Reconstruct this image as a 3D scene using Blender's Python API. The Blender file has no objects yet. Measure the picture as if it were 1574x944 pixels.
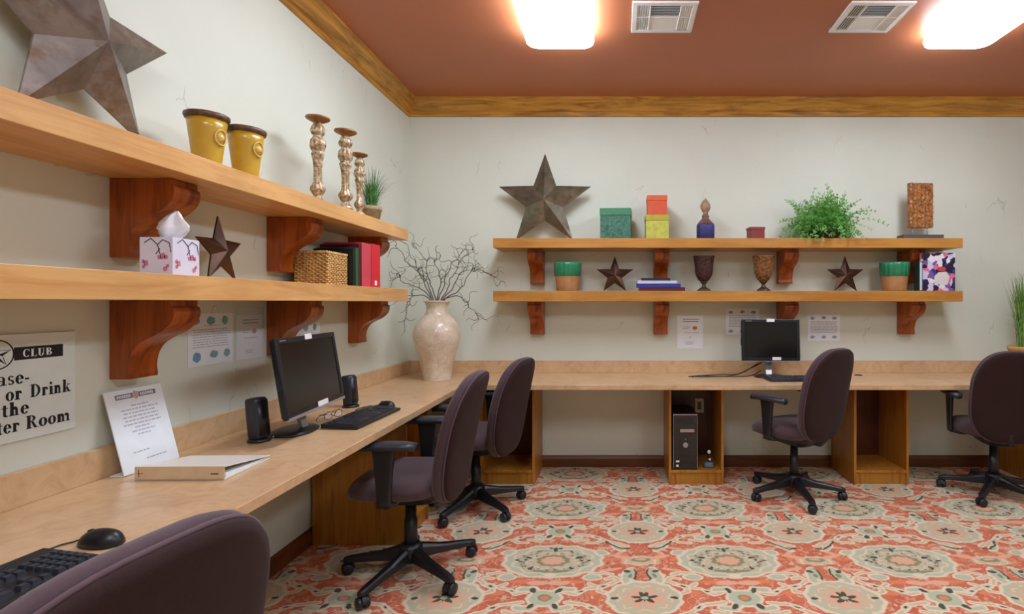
import bpy, bmesh, math, random
from math import pi, sin, cos, radians as R
from mathutils import Vector, Matrix, noise
random.seed(7)
S = bpy.context.scene
COL = S.collection

# ------------------------------------------------------------------ camera, world, exposure
cd = bpy.data.cameras.new('camera'); cam = bpy.data.objects.new('camera', cd); COL.objects.link(cam)
cam.location = (0, 0, 1.33); cam.rotation_euler = (pi/2, 0, 0)
cd.sensor_width = 36; cd.lens = 800/1574*36; cd.shift_x = -(945-787)/1574; cd.shift_y = -7/1574
cd.clip_start = .05
S.camera = cam
w = bpy.data.worlds.new('world'); S.world = w; w.use_nodes = True
w.node_tree.nodes['Background'].inputs[0].default_value = (.8, .85, .9, 1)
w.node_tree.nodes['Background'].inputs[1].default_value = .3
S.view_settings.view_transform = 'Standard'; S.view_settings.look = 'None'
S.view_settings.gamma = 1; S.view_settings.use_curve_mapping = False
S.view_settings.exposure = 0.18
LAMP = 18.5           # emission of the ceiling light lenses
S.cycles.max_bounces = 8; S.cycles.diffuse_bounces = 5
S.cycles.sample_clamp_indirect = 8

# ------------------------------------------------------------------ helpers
def lin(c):
    return tuple(((v/255/12.92) if v/255 <= .04045 else ((v/255+.055)/1.055)**2.4) for v in c)
def col4(c): return (*lin(c), 1)

class N:
    """small wrapper that builds math nodes from python expressions"""
    def __init__(s, t, o): s.t = t; s.o = o
    def _m(s, op, *a, clamp=False):
        n = s.t.nodes.new('ShaderNodeMath'); n.operation = op; n.use_clamp = clamp
        for i, v in enumerate(a):
            if isinstance(v, N): s.t.links.new(v.o, n.inputs[i])
            else: n.inputs[i].default_value = v
        return N(s.t, n.outputs[0])
    def __add__(s, b): return s._m('ADD', s, b)
    def __radd__(s, b): return s._m('ADD', b, s)
    def __sub__(s, b): return s._m('SUBTRACT', s, b)
    def __rsub__(s, b): return s._m('SUBTRACT', b, s)
    def __mul__(s, b): return s._m('MULTIPLY', s, b)
    def __rmul__(s, b): return s._m('MULTIPLY', b, s)
    def __truediv__(s, b): return s._m('DIVIDE', s, b)
    def abs(s): return s._m('ABSOLUTE', s)
    def min(s, b): return s._m('MINIMUM', s, b)
    def max(s, b): return s._m('MAXIMUM', s, b)
    def cos(s): return s._m('COSINE', s)
    def clamp01(s): return s._m('ADD', s, 0.0, clamp=True)
    def below(s, e, soft=.004):            # 1 where s < e
        return s._m('MULTIPLY_ADD', s, -1/soft, e/soft+.5, clamp=True)

def newmat(name):
    m = bpy.data.materials.new(name); m.use_nodes = True
    t = m.node_tree; b = t.nodes['Principled BSDF']
    return m, t, b
def node(t, kind, **kw):
    n = t.nodes.new(kind)
    for k, v in kw.items():
        if k.startswith('i_'):
            key = k[2:].replace('_', ' ')
            n.inputs[key].default_value = v
        else: setattr(n, k, v)
    return n
def mix(t, fac, a, b, blend='MIX'):
    n = t.nodes.new('ShaderNodeMix'); n.data_type = 'RGBA'; n.blend_type = blend
    for sock, v in ((0, fac), (6, a), (7, b)):
        if isinstance(v, N): v = v.o
        if isinstance(v, (int, float, tuple)): n.inputs[sock].default_value = v
        else: t.links.new(v, n.inputs[sock])
    return n.outputs[2]
def coords(t, scale=(1, 1, 1), kind='Object', rot=(0, 0, 0)):
    tc = t.nodes.new('ShaderNodeTexCoord'); mp = t.nodes.new('ShaderNodeMapping')
    mp.inputs['Scale'].default_value = scale; mp.inputs['Rotation'].default_value = rot
    t.links.new(tc.outputs[kind], mp.inputs[0]); return mp.outputs[0]
def noise_tex(t, vec, scale, detail=3, rough=.5, dist=0):
    n = node(t, 'ShaderNodeTexNoise'); n.inputs['Scale'].default_value = scale
    n.inputs['Detail'].default_value = detail; n.inputs['Roughness'].default_value = rough
    n.inputs['Distortion'].default_value = dist
    t.links.new(vec, n.inputs['Vector']); return n
def ramp(t, fac, stops):
    n = t.nodes.new('ShaderNodeValToRGB'); el = n.color_ramp.elements
    while len(el) < len(stops): el.new(.5)
    for e, (p, c) in zip(el, stops): e.position = p; e.color = c
    t.links.new(fac, n.inputs[0]); return n.outputs[0]
def bump(t, b, h, strength=.2, dist=.01):
    n = t.nodes.new('ShaderNodeBump'); n.inputs['Strength'].default_value = strength
    n.inputs['Distance'].default_value = dist
    t.links.new(h, n.inputs['Height']); t.links.new(n.outputs[0], b.inputs['Normal'])

def plain(name, c, rough=.5, metal=0, spec=.5, var=.0, vs=20, bmp=0, bs=200, coat=0, sheen=0):
    m, t, b = newmat(name)
    b.inputs['Roughness'].default_value = rough; b.inputs['Metallic'].default_value = metal
    b.inputs['Specular IOR Level'].default_value = spec; b.inputs['Coat Weight'].default_value = coat
    b.inputs['Sheen Weight'].default_value = sheen
    v = coords(t)
    n = noise_tex(t, v, vs, 4)
    k = max(var, .03)
    lo = tuple(x*(1-k) for x in lin(c))+(1,); hi = tuple(min(1, x*(1+k)) for x in lin(c))+(1,)
    t.links.new(ramp(t, n.outputs[0], [(.3, lo), (.7, hi)]), b.inputs['Base Color'])
    if bmp:
        n2 = noise_tex(t, v, bs, 3); bump(t, b, n2.outputs[0], bmp, .002)
    return m

def wood(name, light, dark, axis, rough=.35, scale=1.0, knots=.5, spec=.4):
    m, t, b = newmat(name)
    sc = [9, 9, 9]; sc[axis] = .9
    v = coords(t, tuple(s*scale for s in sc))
    n1 = noise_tex(t, v, 1.6, 6, .62, 1.2)
    sc2 = [60, 60, 60]; sc2[axis] = 1.5
    v2 = coords(t, tuple(s*scale for s in sc2)); n2 = noise_tex(t, v2, 1.5, 3, .6)
    v3 = coords(t, (2.2, 2.2, 2.2)); n3 = noise_tex(t, v3, 1.6, 3, .5)
    c1 = ramp(t, n1.outputs[0], [(.34, col4(dark)), (.56, col4(light))])
    md = tuple((a+b_)/2 for a, b_ in zip(light, dark))
    f = ramp(t, n2.outputs[0], [(.42, (0, 0, 0, 1)), (.62, (.35, .35, .35, 1))])
    c2 = mix(t, f, c1, col4(md))
    g = ramp(t, n3.outputs[0], [(.4, (.78, .76, .74, 1)), (.65, (1.06, 1.06, 1.06, 1))])
    c3 = mix(t, knots, c2, g, 'MULTIPLY')
    t.links.new(c3, b.inputs['Base Color'])
    b.inputs['Roughness'].default_value = rough; b.inputs['Specular IOR Level'].default_value = spec
    bump(t, b, n2.outputs[0], .06, .002)
    return m

class MB:
    def __init__(s): s.v = []; s.f = []; s.sm = []
    def add(s, vs, fs, smooth=False, M=None):
        o = len(s.v)
        for p in vs:
            p = Vector(p); s.v.append(tuple(M @ p) if M else tuple(p))
        for f in fs: s.f.append([i+o for i in f]); s.sm.append(smooth)
        return s
    def box(s, x0, x1, y0, y1, z0, z1, M=None):
        vs = [(x, y, z) for x in (x0, x1) for y in (y0, y1) for z in (z0, z1)]
        return s.add(vs, [(0, 1, 3, 2), (4, 6, 7, 5), (0, 4, 5, 1), (2, 3, 7, 6), (0, 2, 6, 4), (1, 5, 7, 3)], M=M)
    def lathe(s, prof, seg=32, c=(0, 0, 0), M=None, smooth=True, fn=None, cap=True):
        vs = []
        for r, z in prof:
            for i in range(seg):
                a = 2*pi*i/seg; rr = r*(fn(a, z) if fn else 1)
                vs.append((c[0]+rr*cos(a), c[1]+rr*sin(a), c[2]+z))
        n = len(prof); fs = []
        for j in range(n-1):
            for i in range(seg):
                k = (i+1) % seg
                fs.append((j*seg+i, j*seg+k, (j+1)*seg+k, (j+1)*seg+i))
        s.add(vs, fs, smooth, M)
        if cap:
            o = len(s.v)-n*seg
            if prof[0][0] > 1e-5: s.f.append([o+i for i in range(seg)][::-1]); s.sm.append(False)
            if prof[-1][0] > 1e-5: s.f.append([o+(n-1)*seg+i for i in range(seg)]); s.sm.append(False)
        return s
    def cyl(s, p0, p1, r0, r1=None, seg=16, smooth=True):
        r1 = r0 if r1 is None else r1
        return s.tube([p0, p1], [r0, r1], seg, smooth)
    def tube(s, pts, rad, seg=8, smooth=True, closed=False, cap=True):
        pts = [Vector(p) for p in pts]; n = len(pts)
        if isinstance(rad, (int, float)): rad = [rad]*n
        vs = []; prev = None
        for i, p in enumerate(pts):
            a = pts[(i-1) % n] if (closed or i > 0) else p; b = pts[(i+1) % n] if (closed or i < n-1) else p
            d = (b-a)
            if d.length < 1e-9: d = Vector((0, 0, 1))
            d.normalize()
            if prev is None:
                up = Vector((0, 0, 1)) if abs(d.z) < .9 else Vector((1, 0, 0))
                x = d.cross(up).normalized()
            else:
                x = (prev - d*prev.dot(d))
                x = x.normalized() if x.length > 1e-6 else d.orthogonal().normalized()
            prev = x; y = d.cross(x)
            for k in range(seg):
                t = 2*pi*k/seg; vs.append(p+x*cos(t)*rad[i]+y*sin(t)*rad[i])
        fs = []
        for j in range(n if closed else n-1):
            for k in range(seg):
                k2 = (k+1) % seg; j2 = (j+1) % n
                fs.append((j*seg+k, j*seg+k2, j2*seg+k2, j2*seg+k))
        s.add(vs, fs, smooth)
        if cap and not closed:
            o = len(s.v)-n*seg
            s.f.append([o+k for k in range(seg)][::-1]); s.sm.append(False)
            s.f.append([o+(n-1)*seg+k for k in range(seg)]); s.sm.append(False)
        return s
    def prism(s, poly, a0, a1, axes='xz', M=None, smooth=False):
        """poly: 2D list; extruded along the remaining axis from a0 to a1"""
        def P(p, h):
            if axes == 'xz': return (p[0], h, p[1])
            if axes == 'yz': return (h, p[0], p[1])
            return (p[0], p[1], h)
        n = len(poly)
        vs = [P(p, a0) for p in poly]+[P(p, a1) for p in poly]
        s.add(vs, [tuple(range(n))[::-1], tuple(range(n, 2*n))], False, M)
        o = len(s.v)-2*n
        for i in range(n):
            k = (i+1) % n; s.f.append([o+i, o+k, o+n+k, o+n+i]); s.sm.append(smooth)
        return s
    def loft(s, rings, smooth=True, cap=True, M=None):
        n = len(rings[0]); vs = [p for r in rings for p in r]; fs = []
        for j in range(len(rings)-1):
            for i in range(n):
                k = (i+1) % n; fs.append((j*n+i, j*n+k, (j+1)*n+k, (j+1)*n+i))
        s.add(vs, fs, smooth, M); o = len(s.v)-len(vs)
        if cap:
            s.f.append([o+i for i in range(n)][::-1]); s.sm.append(smooth)
            s.f.append([o+(len(rings)-1)*n+i for i in range(n)]); s.sm.append(smooth)
        return s
    def sphere(s, c, r, seg=16, rings=10, sc=(1, 1, 1), fn=None):
        prof = []
        vs = []
        for j in range(rings+1):
            ph = pi*j/rings
            for i in range(seg):
                a = 2*pi*i/seg; d = Vector((sin(ph)*cos(a), sin(ph)*sin(a), -cos(ph)))
                k = fn(d) if fn else 1
                vs.append((c[0]+d.x*r*sc[0]*k, c[1]+d.y*r*sc[1]*k, c[2]+d.z*r*sc[2]*k))
        fs = [(j*seg+i, j*seg+(i+1) % seg, (j+1)*seg+(i+1) % seg, (j+1)*seg+i) for j in range(rings) for i in range(seg)]
        return s.add(vs, fs, True)
    def quad(s, pts): return s.add(pts, [tuple(range(len(pts)))])

def obj(name, mb, mat, parent=None, bevel=0, sub=0, loc=None, rotz=None, seg=2):
    me = bpy.data.meshes.new(name); me.from_pydata(mb.v, [], mb.f)
    for p, sm in zip(me.polygons, mb.sm): p.use_smooth = sm
    bm = bmesh.new(); bm.from_mesh(me)
    bmesh.ops.remove_doubles(bm, verts=bm.verts, dist=1e-6) if len(bm.verts) < 60000 else None
    bmesh.ops.recalc_face_normals(bm, faces=bm.faces); bm.to_mesh(me); bm.free()
    me.materials.append(mat)
    o = bpy.data.objects.new(name, me); COL.objects.link(o)
    if parent: o.parent = parent
    if loc: o.location = loc
    if rotz is not None: o.rotation_euler.z = rotz
    if bevel:
        b = o.modifiers.new('bevel', 'BEVEL'); b.width = bevel; b.segments = seg; b.limit_method = 'ANGLE'; b.angle_limit = R(35)
        for p in me.polygons: p.use_smooth = p.use_smooth
    if sub:
        q = o.modifiers.new('sub', 'SUBSURF'); q.levels = sub; q.render_levels = sub
    return o
def tag(o, label, cat, group=None, kind=None):
    if label: o['label'] = label
    if cat: o['category'] = cat
    if group: o['group'] = group
    if kind: o['kind'] = kind
    return o
def thing(name, label, cat, loc=(0, 0, 0), rotz=0, group=None):
    o = bpy.data.objects.new(name, None); COL.objects.link(o); o.empty_display_size = .05
    o.location = loc; o.rotation_euler = (0, 0, rotz)
    return tag(o, label, cat, group)
def struct(name, mb, mat, **kw):
    o = obj(name, mb, mat, **kw); o['kind'] = 'structure'; return o
def inst(src, parent, loc=None, rot=None):
    o = src.copy(); COL.objects.link(o); o.parent = parent
    if loc is not None: o.location = loc
    if rot is not None: o.rotation_euler = rot
    return o
def catmull(pts, n=6):
    pts = [Vector(p) for p in pts]; out = []
    for i in range(len(pts)-1):
        p0 = pts[max(i-1, 0)]; p1 = pts[i]; p2 = pts[i+1]; p3 = pts[min(i+2, len(pts)-1)]
        for k in range(n):
            t = k/n
            out.append(.5*((2*p1)+(-p0+p2)*t+(2*p0-5*p1+4*p2-p3)*t*t+(-p0+3*p1-3*p2+p3)*t**3))
    out.append(pts[-1]); return out

# ------------------------------------------------------------------ materials
def wall_material():
    m, t, b = newmat('plaster')
    v = coords(t)
    n = noise_tex(t, v, 1.3, 4); n2 = noise_tex(t, v, 9, 5, .6, .6)
    base = ramp(t, n.outputs[0], [(.3, col4((208, 213, 197))), (.7, col4((218, 223, 208)))])
    # sparse trowel scratches
    vv = coords(t, (3.2, 3.2, 1.5)); nd = noise_tex(t, vv, 2.2, 3)
    mp = node(t, 'ShaderNodeVectorMath', operation='MULTIPLY_ADD'); t.links.new(nd.outputs['Color'], mp.inputs[0])
    mp.inputs[1].default_value = (.6, .6, .6); t.links.new(vv, mp.inputs[2])
    vo = node(t, 'ShaderNodeTexVoronoi', feature='DISTANCE_TO_EDGE'); vo.inputs['Scale'].default_value = 1.5
    t.links.new(mp.outputs[0], vo.inputs['Vector'])
    line = N(t, vo.outputs['Distance']).below(.006, .008)
    msk = noise_tex(t, coords(t, (1, 1, 1)), 3.1, 2)
    keep = N(t, msk.outputs[0])._m('GREATER_THAN', N(t, msk.outputs[0]), .63)
    ln = line*keep
    t.links.new(mix(t, ln*.45, base, col4((150, 150, 145))), b.inputs['Base Color'])
    b.inputs['Roughness'].default_value = .55; b.inputs['Specular IOR Level'].default_value = .3
    h = N(t, n2.outputs[0])*.6 - ln*.5
    bump(t, b, h.o, .28, .012)
    return m

def carpet_material():
    m, t, b = newmat('carpet')
    tc = t.nodes.new('ShaderNodeTexCoord')
    nz = noise_tex(t, tc.outputs['Object'], 22, 2)
    dv = node(t, 'ShaderNodeVectorMath', operation='MULTIPLY_ADD')
    t.links.new(nz.outputs['Color'], dv.inputs[0]); dv.inputs[1].default_value = (.024, .024, 0)
    t.links.new(tc.outputs['Object'], dv.inputs[2])
    sp = t.nodes.new('ShaderNodeSeparateXYZ'); t.links.new(dv.outputs[0], sp.inputs[0])
    X = N(t, sp.outputs[0]); Y = N(t, sp.outputs[1])
    U0 = X._m('WRAP', X+.305, .45, -.45); V = Y._m('WRAP', Y-2.694, .34, -.34)
    U = U0.abs()
    # v relative to the alternate column of medallions, centred at (.45,.34)
    def vec(x, y):
        c = t.nodes.new('ShaderNodeCombineXYZ')
        for i, q in enumerate((x, y)):
            if isinstance(q, N): t.links.new(q.o, c.inputs[i])
            else: c.inputs[i].default_value = q
        return c.outputs[0]
    P = vec(U, V)
    V2 = Y._m('WRAP', Y-2.694-.34, .34, -.34); P2 = vec(.45-U, V2); P3 = vec(U, V2)
    def ell(p, cx, cy, rx, ry, rot=0):
        """0 at centre, 1 on the rim"""
        n1 = node(t, 'ShaderNodeVectorMath', operation='SUBTRACT'); t.links.new(p, n1.inputs[0]); n1.inputs[1].default_value = (cx, cy, 0)
        o = n1.outputs[0]
        if rot:
            r = node(t, 'ShaderNodeVectorRotate', rotation_type='Z_AXIS'); t.links.new(o, r.inputs[0]); r.inputs['Angle'].default_value = -rot; o = r.outputs[0]
        n2 = node(t, 'ShaderNodeVectorMath', operation='MULTIPLY'); t.links.new(o, n2.inputs[0]); n2.inputs[1].default_value = (1/rx, 1/ry, 0)
        n3 = node(t, 'ShaderNodeVectorMath', operation='LENGTH'); t.links.new(n2.outputs[0], n3.inputs[0])
        return N(t, n3.outputs['Value'])
    def ang(p, cx, cy, rx, ry):
        n1 = node(t, 'ShaderNodeVectorMath', operation='SUBTRACT'); t.links.new(p, n1.inputs[0]); n1.inputs[1].default_value = (cx, cy, 0)
        s_ = t.nodes.new('ShaderNodeSeparateXYZ'); t.links.new(n1.outputs[0], s_.inputs[0])
        return N(t, s_.outputs[1])._m('ARCTAN2', N(t, s_.outputs[1])*(1/ry), N(t, s_.outputs[0])*(1/rx))
    def seg(p, a, c):
        d = (c[0]-a[0], c[1]-a[1]); L = d[0]**2+d[1]**2
        n1 = node(t, 'ShaderNodeVectorMath', operation='SUBTRACT'); t.links.new(p, n1.inputs[0]); n1.inputs[1].default_value = (*a, 0)
        n2 = node(t, 'ShaderNodeVectorMath', operation='DOT_PRODUCT'); t.links.new(n1.outputs[0], n2.inputs[0]); n2.inputs[1].default_value = (d[0]/L, d[1]/L, 0)
        h = N(t, n2.outputs['Value']).clamp01()
        n3 = node(t, 'ShaderNodeVectorMath', operation='SCALE'); n3.inputs[0].default_value = (*d, 0); t.links.new(h.o, n3.inputs['Scale'])
        n4 = node(t, 'ShaderNodeVectorMath', operation='DISTANCE'); t.links.new(n1.outputs[0], n4.inputs[0]); t.links.new(n3.outputs[0], n4.inputs[1])
        return N(t, n4.outputs['Value'])
    def poly(p, pts):
        d = None
        for a, c in zip(pts, pts[1:]):
            s_ = seg(p, a, c); d = s_ if d is None else d.min(s_)
        return d
    CORAL = (196, 99, 76); CREAM = (226, 208, 178); SAGE = (188, 190, 160); DARK = (78, 80, 64)
    ORG = (224, 132, 92); PEACH = (226, 170, 138); BEIGE = (208, 182, 146); OLIVE = (140, 140, 104)
    gn = noise_tex(t, tc.outputs['Object'], 9, 3)
    c = ramp(t, gn.outputs[0], [(.35, col4((196, 100, 70))), (.65, col4((210, 118, 86)))])
    def lay(mask, colr): 
        nonlocal c
        c = mix(t, mask, c, col4(colr))
    # fine filigree woven through the ground
    fg = noise_tex(t, tc.outputs['Object'], 15, 2, .5, .4)
    lay(((N(t, fg.outputs[0])-.5).abs().below(.022, .02))*.62, (224, 178, 144))
    fg2 = noise_tex(t, tc.outputs['Object'], 27, 1, .5, .2)
    lay((N(t, fg2.outputs[0])-.66).below(0, .03)._m('SUBTRACT', 1.0, (N(t, fg2.outputs[0])-.66).below(0, .03))*.75, (206, 196, 164))
    # orange wisps, small filler leaves
    for (x, y, rx, ry, r_) in ((.11, -.205, .07, .016, 0), (.34, .04, .05, .02, 1.0), (.27, .02, .035, .016, -.6), (.12, .225, .06, .018, .2), (.37, -.02, .03, .022, .3), (.22, -.30, .03, .02, 0)):
        lay(ell(P, x, y, rx, ry, r_).below(1, .2), ORG)
    for (x, y, rx, ry, r_) in ((.30, -.09, .055, .012, .2), (.33, .13, .05, .012, -.4), (.06, .245, .05, .014, .4), (.26, .135, .04, .012, .1), (.05, -.215, .055, .022, 0), (.345, .085, .03, .014, .8)):
        lay(ell(P, x, y, rx, ry, r_).below(1, .2), PEACH)
    # scrolling vines: cream strokes with a thinner sage core
    vines = [[(.275, -.174), (.315, -.165), (.335, -.19), (.30, -.225), (.253, -.245), (.181, -.268), (.133, -.312), (.085, -.29)],
             [(.253, -.245), (.245, -.285), (.275, -.30)], [(.235, -.25), (.20, -.225)],
             [(.10, .305), (.143, .294), (.193, .284), (.257, .231), (.31, .200), (.345, .165)],
             [(.257, .231), (.22, .20), (.17, .20)], [(.20, -.135), (.26, -.12), (.30, -.135)],
             [(.16, .235), (.10, .215), (.085, .25)],
             [(.39, .155), (.34, .19), (.30, .17)]]
    dl = None
    for p_ in vines:
        d = poly(P, p_); dl = d if dl is None else dl.min(d)
    lay(dl.below(.0155, .004), CREAM)
    lay(dl.below(.0062, .004), BEIGE)
    for (x, y, rx, ry, r_) in ((.262, -.243, .030, .014, .4), (.16, -.285, .024, .011, .5), (.215, .268, .026, .012, -.5), (.355, -.165+.02, .018, .012, 0)):
        lay(ell(P, x, y, rx*1.3, ry*1.5, r_).below(1, .15), CREAM); lay(ell(P, x, y, rx*.8, ry*.8, r_).below(1, .2), SAGE)
        lay(ell(P, x, y, rx*.4, ry*.45, r_).below(1, .3), DARK)
    # oval leaf
    e = ell(P, .205, -.163, .052, .032); lay(e.below(1, .1), CREAM); lay(e.below(.74, .1), SAGE)
    e = ell(P, .245, .085, .048, .030, -.3); lay(e.below(1, .1), CREAM); lay(e.below(.7, .1), SAGE)
    # wings beside the small medallion
    e = ell(P, .335, .115+.02, .058, .022, -.75); lay(e.below(1, .1), CREAM); lay(e.below(.6, .12), SAGE)
    dw = poly(P, [(.27, .215), (.30, .17), (.36, .125), (.395, .13)]); lay(dw.below(.006, .004), DARK)
    # fan between small medallions (column .45, near v=0)
    PF = vec(.45-U, V)
    e = ell(PF, 0, .0, .105, .05); a = ang(PF, 0, 0, 1, 1)
    lay((e+(a*9).cos()*.1).below(1, .12), BEIGE); lay(((e+(a*7).cos()*.12-.8).abs().below(.07, .05))*.8, CREAM); lay(ell(PF, .10, .04, .06, .018, .35).below(1, .15), PEACH)
    lay(ell(PF, 0, .005, .05, .022).below(1, .25), OLIVE); lay(ell(PF, 0, .012, .03, .012).below(1, .25), PEACH)
    # pair of dark outlined buds
    e = ell(PF, .066, -.150, .038, .088, .22); lay(e.below(1, .08), CREAM); lay(ell(PF, .055, -.155, .027, .076, .22).below(1, .1), DARK)
    lay(ell(PF, .064, -.148, .027, .072, .22).below(1, .12), SAGE)
    lay(ell(PF, .070, -.110, .018, .012, .5).below(1, .3), DARK); lay(ell(PF, .058, -.150, .010, .016, .3).below(1, .3), OLIVE); lay(ell(PF, .052, -.188, .014, .010).below(1, .3), CREAM)
    lay(ell(PF, .043, -.222, .013, .014).below(1, .25), DARK)
    # star-shaped crab motif at (0,.34)
    r0 = ell(P3, 0, .0, .075, .062); a = ang(P3, 0, 0, 1, 1)
    arms = [poly(P3, [(.03, .03), (.065, .072), (.12, .068)]), poly(P3, [(.03, -.03), (.06, -.085), (.115, -.075)])]
    da = arms[0].min(arms[1])
    lay(da.below(.024, .004), CREAM); lay((r0).below(1.12, .1), CREAM)
    lay(da.below(.012, .004), SAGE); lay(r0.below(.9, .1), SAGE)
    lay(ell(P3, .06, .06, .012, .022, -.5).below(1, .3), DARK); lay(ell(P3, .055, -.065, .012, .022, .5).below(1, .3), DARK)
    lay(r0.below(.42, .1), OLIVE); lay(r0.below(.26, .1), ORG)
    # small oval medallion at (.45,.34)
    e = ell(P2, 0, 0, .172, .142); a = ang(P2, 0, 0, .172, .142)
    rim = e+(a*12).cos()*.025
    lay(rim.below(1.03, .05), CREAM); lay(rim.below(.92, .05), SAGE); lay(rim.below(.80, .05), BEIGE)
    lay((e+(a*12).cos()*.05-.68).abs().below(.03, .03)*.7, CREAM)
    pet = e+(a*8).cos()*.13
    lay(pet.below(.62, .06), SAGE); lay(pet.below(.50, .06), PEACH)
    lay(ell(P2, .135, 0, .016, .010).below(1, .3), DARK)
    pet2 = e+(a*6+1.57).cos()*.11
    lay(pet2.below(.25, .05), DARK); lay(e.below(.10, .04), SAGE)
    # big medallion at (0,0): lobed rim
    e = ell(P, 0, 0, .25, .172); a = ang(P, 0, 0, .25, .172)
    rim = e+(a*14).cos()*.03+(a*2).cos()*-.02
    lay(rim.below(1.03, .05), CREAM); lay(rim.below(.95, .04), SAGE)
    mott = noise_tex(t, tc.outputs['Object'], 40, 2)
    lay(rim.below(.80, .06)*N(t, mott.outputs[0])._m('GREATER_THAN', N(t, mott.outputs[0]), .56)*.6, PEACH)
    lay((e+(a*10).cos()*.05-.80).abs().below(.03, .03)*.8, CREAM)
    lay(((e+(a*14).cos()*.06-.5).abs().below(.03, .03))*.7, CREAM)
    pet = e+(a*8).cos()*.06
    lay((pet-.62).abs().below(.035, .03)*.55, OLIVE)
    on = noise_tex(t, vec(U*38, V*46), 1.0, 2, .5, .5)
    band = (e-.57).abs().below(.15, .06)
    lay(band*(1.0-N(t, on.outputs[0]).below(.60, .03)), DARK)
    lay(band*(N(t, on.outputs[0]).below(.40, .03))*.8, PEACH)
    for (x, y, rx, ry, r_) in ((.130, .03, .018, .010, .5), (.185, .0, .013, .009, 0), (.0, .115, .010, .026, 0), (.024, .132, .014, .007, .3)):
        lay(ell(P, x, y, rx, ry, r_).below(1, .3), DARK)
    lay(ell(P, .045, -.108, .05, .012, .12).below(1, .25), OLIVE)
    lay(ell(P, .0, -.145, .03, .02).below(1, .25), CREAM)
    e2 = e+(a*10).cos()*.02
    lay(e2.below(.40, .04), BEIGE); lay(e2.below(.34, .04), OLIVE); lay(e2.below(.24, .04), PEACH)
    # pile: fine mottling
    fn_ = noise_tex(t, tc.outputs['Object'], 260, 2)
    c = mix(t, .35, c, ramp(t, fn_.outputs[0], [(.3, (.72, .72, .72, 1)), (.7, (1.15, 1.15, 1.15, 1))]), 'MULTIPLY')
    t.links.new(c, b.inputs['Base Color']); b.inputs['Roughness'].default_value = .95
    b.inputs['Specular IOR Level'].default_value = .1; b.inputs['Sheen Weight'].default_value = .1
    bump(t, b, fn_.outputs[0], .5, .004)
    return m

M = {}
M['wall'] = wall_material()
M['carpet'] = carpet_material()
M['ceiling'] = plain('terracotta_paint', (180, 108, 70), .42, var=.04, vs=2, spec=.45, bmp=.05)
M['shelf_y'] = wood('shelf_maple_lengthways', (222, 174, 112), (202, 144, 82), 1)
M['shelf_x'] = wood('shelf_maple_crossways', (196, 140, 64), (170, 110, 44), 0)
M['corbel'] = wood('corbel_cherry', (172, 88, 32), (108, 44, 14), 2, .28)
M['crown_y'] = wood('crown_wood_lengthways', (204, 150, 62), (140, 92, 32), 1, .32, 1.4)
M['crown_x'] = wood('crown_wood_crossways', (204, 150, 62), (134, 86, 30), 0, .32, 1.4)
M['cab'] = wood('cabinet_maple', (190, 132, 48), (156, 94, 28), 2, .35)
M['cab_shade'] = wood('shaded_cabinet_panel', (92, 44, 22), (60, 24, 12), 2, .4)  # shade inside the open cabinets, put into the back panel's wood colour
M['base'] = wood('baseboard_wood', (118, 74, 42), (88, 50, 26), 0, .4)
M['base_y'] = wood('baseboard_wood_left', (118, 64, 34), (88, 44, 22), 1, .4)
def laminate():
    m, t, b = newmat('desk_laminate'); v = coords(t, (1, 1, 1))
    n = noise_tex(t, v, 14, 6, .65, 1.0); n2 = noise_tex(t, v, 3, 4, .6, .5)
    c = ramp(t, n.outputs[0], [(.3, col4((190, 152, 110))), (.5, col4((206, 170, 128))), (.72, col4((214, 182, 142)))])
    c2 = ramp(t, n2.outputs[0], [(.35, (.9, .88, .85, 1)), (.65, (1.04, 1.04, 1.04, 1))])
    t.links.new(mix(t, .8, c, c2, 'MULTIPLY'), b.inputs['Base Color'])
    b.inputs['Roughness'].default_value = .3; b.inputs['Specular IOR Level'].default_value = .5
    return m
M['desk'] = laminate()
M['black'] = plain('black_plastic', (24, 24, 28), .38)
M['black_soft'] = plain('black_rubber', (32, 33, 38), .42)
M['dark_grey'] = plain('charcoal_plastic', (40, 43, 52), .36)
M['silver'] = plain('silver_plastic', (176, 176, 180), .3, .6)
M['screen'] = plain('dark_lcd_glass', (22, 20, 18), .22, spec=.45)
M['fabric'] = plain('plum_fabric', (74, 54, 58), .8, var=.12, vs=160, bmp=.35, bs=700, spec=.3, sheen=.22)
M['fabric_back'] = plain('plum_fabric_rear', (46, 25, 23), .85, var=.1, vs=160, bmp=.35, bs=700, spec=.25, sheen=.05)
M['piping'] = plain('plum_piping', (88, 66, 70), .8, spec=.2, sheen=.2)
M['white'] = plain('white_plastic', (236, 236, 232), .4)
M['paper'] = plain('white_paper', (230, 236, 238), .6)
M['ink'] = plain('grey_ink', (120, 120, 126), .7)
M['ink_faint'] = plain('faint_grey_ink', (182, 180, 188), .7)
M['ink_black'] = plain('black_ink', (14, 14, 14), .5)
M['ink_teal'] = plain('teal_ink', (124, 168, 164), .7, var=.3, vs=120)
M['ink_blue'] = plain('blue_ink', (110, 156, 184), .7, var=.35, vs=120)
M['ink_orange'] = plain('orange_ink', (190, 120, 80), .7, var=.3, vs=120)
M['ink_slate'] = plain('slate_ink', (148, 156, 166), .7, var=.3, vs=120)
M['vent'] = plain('vent_white_metal', (240, 244, 244), .4)
M['vent_dark'] = plain('duct_grey', (150, 154, 164), .8)
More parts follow.
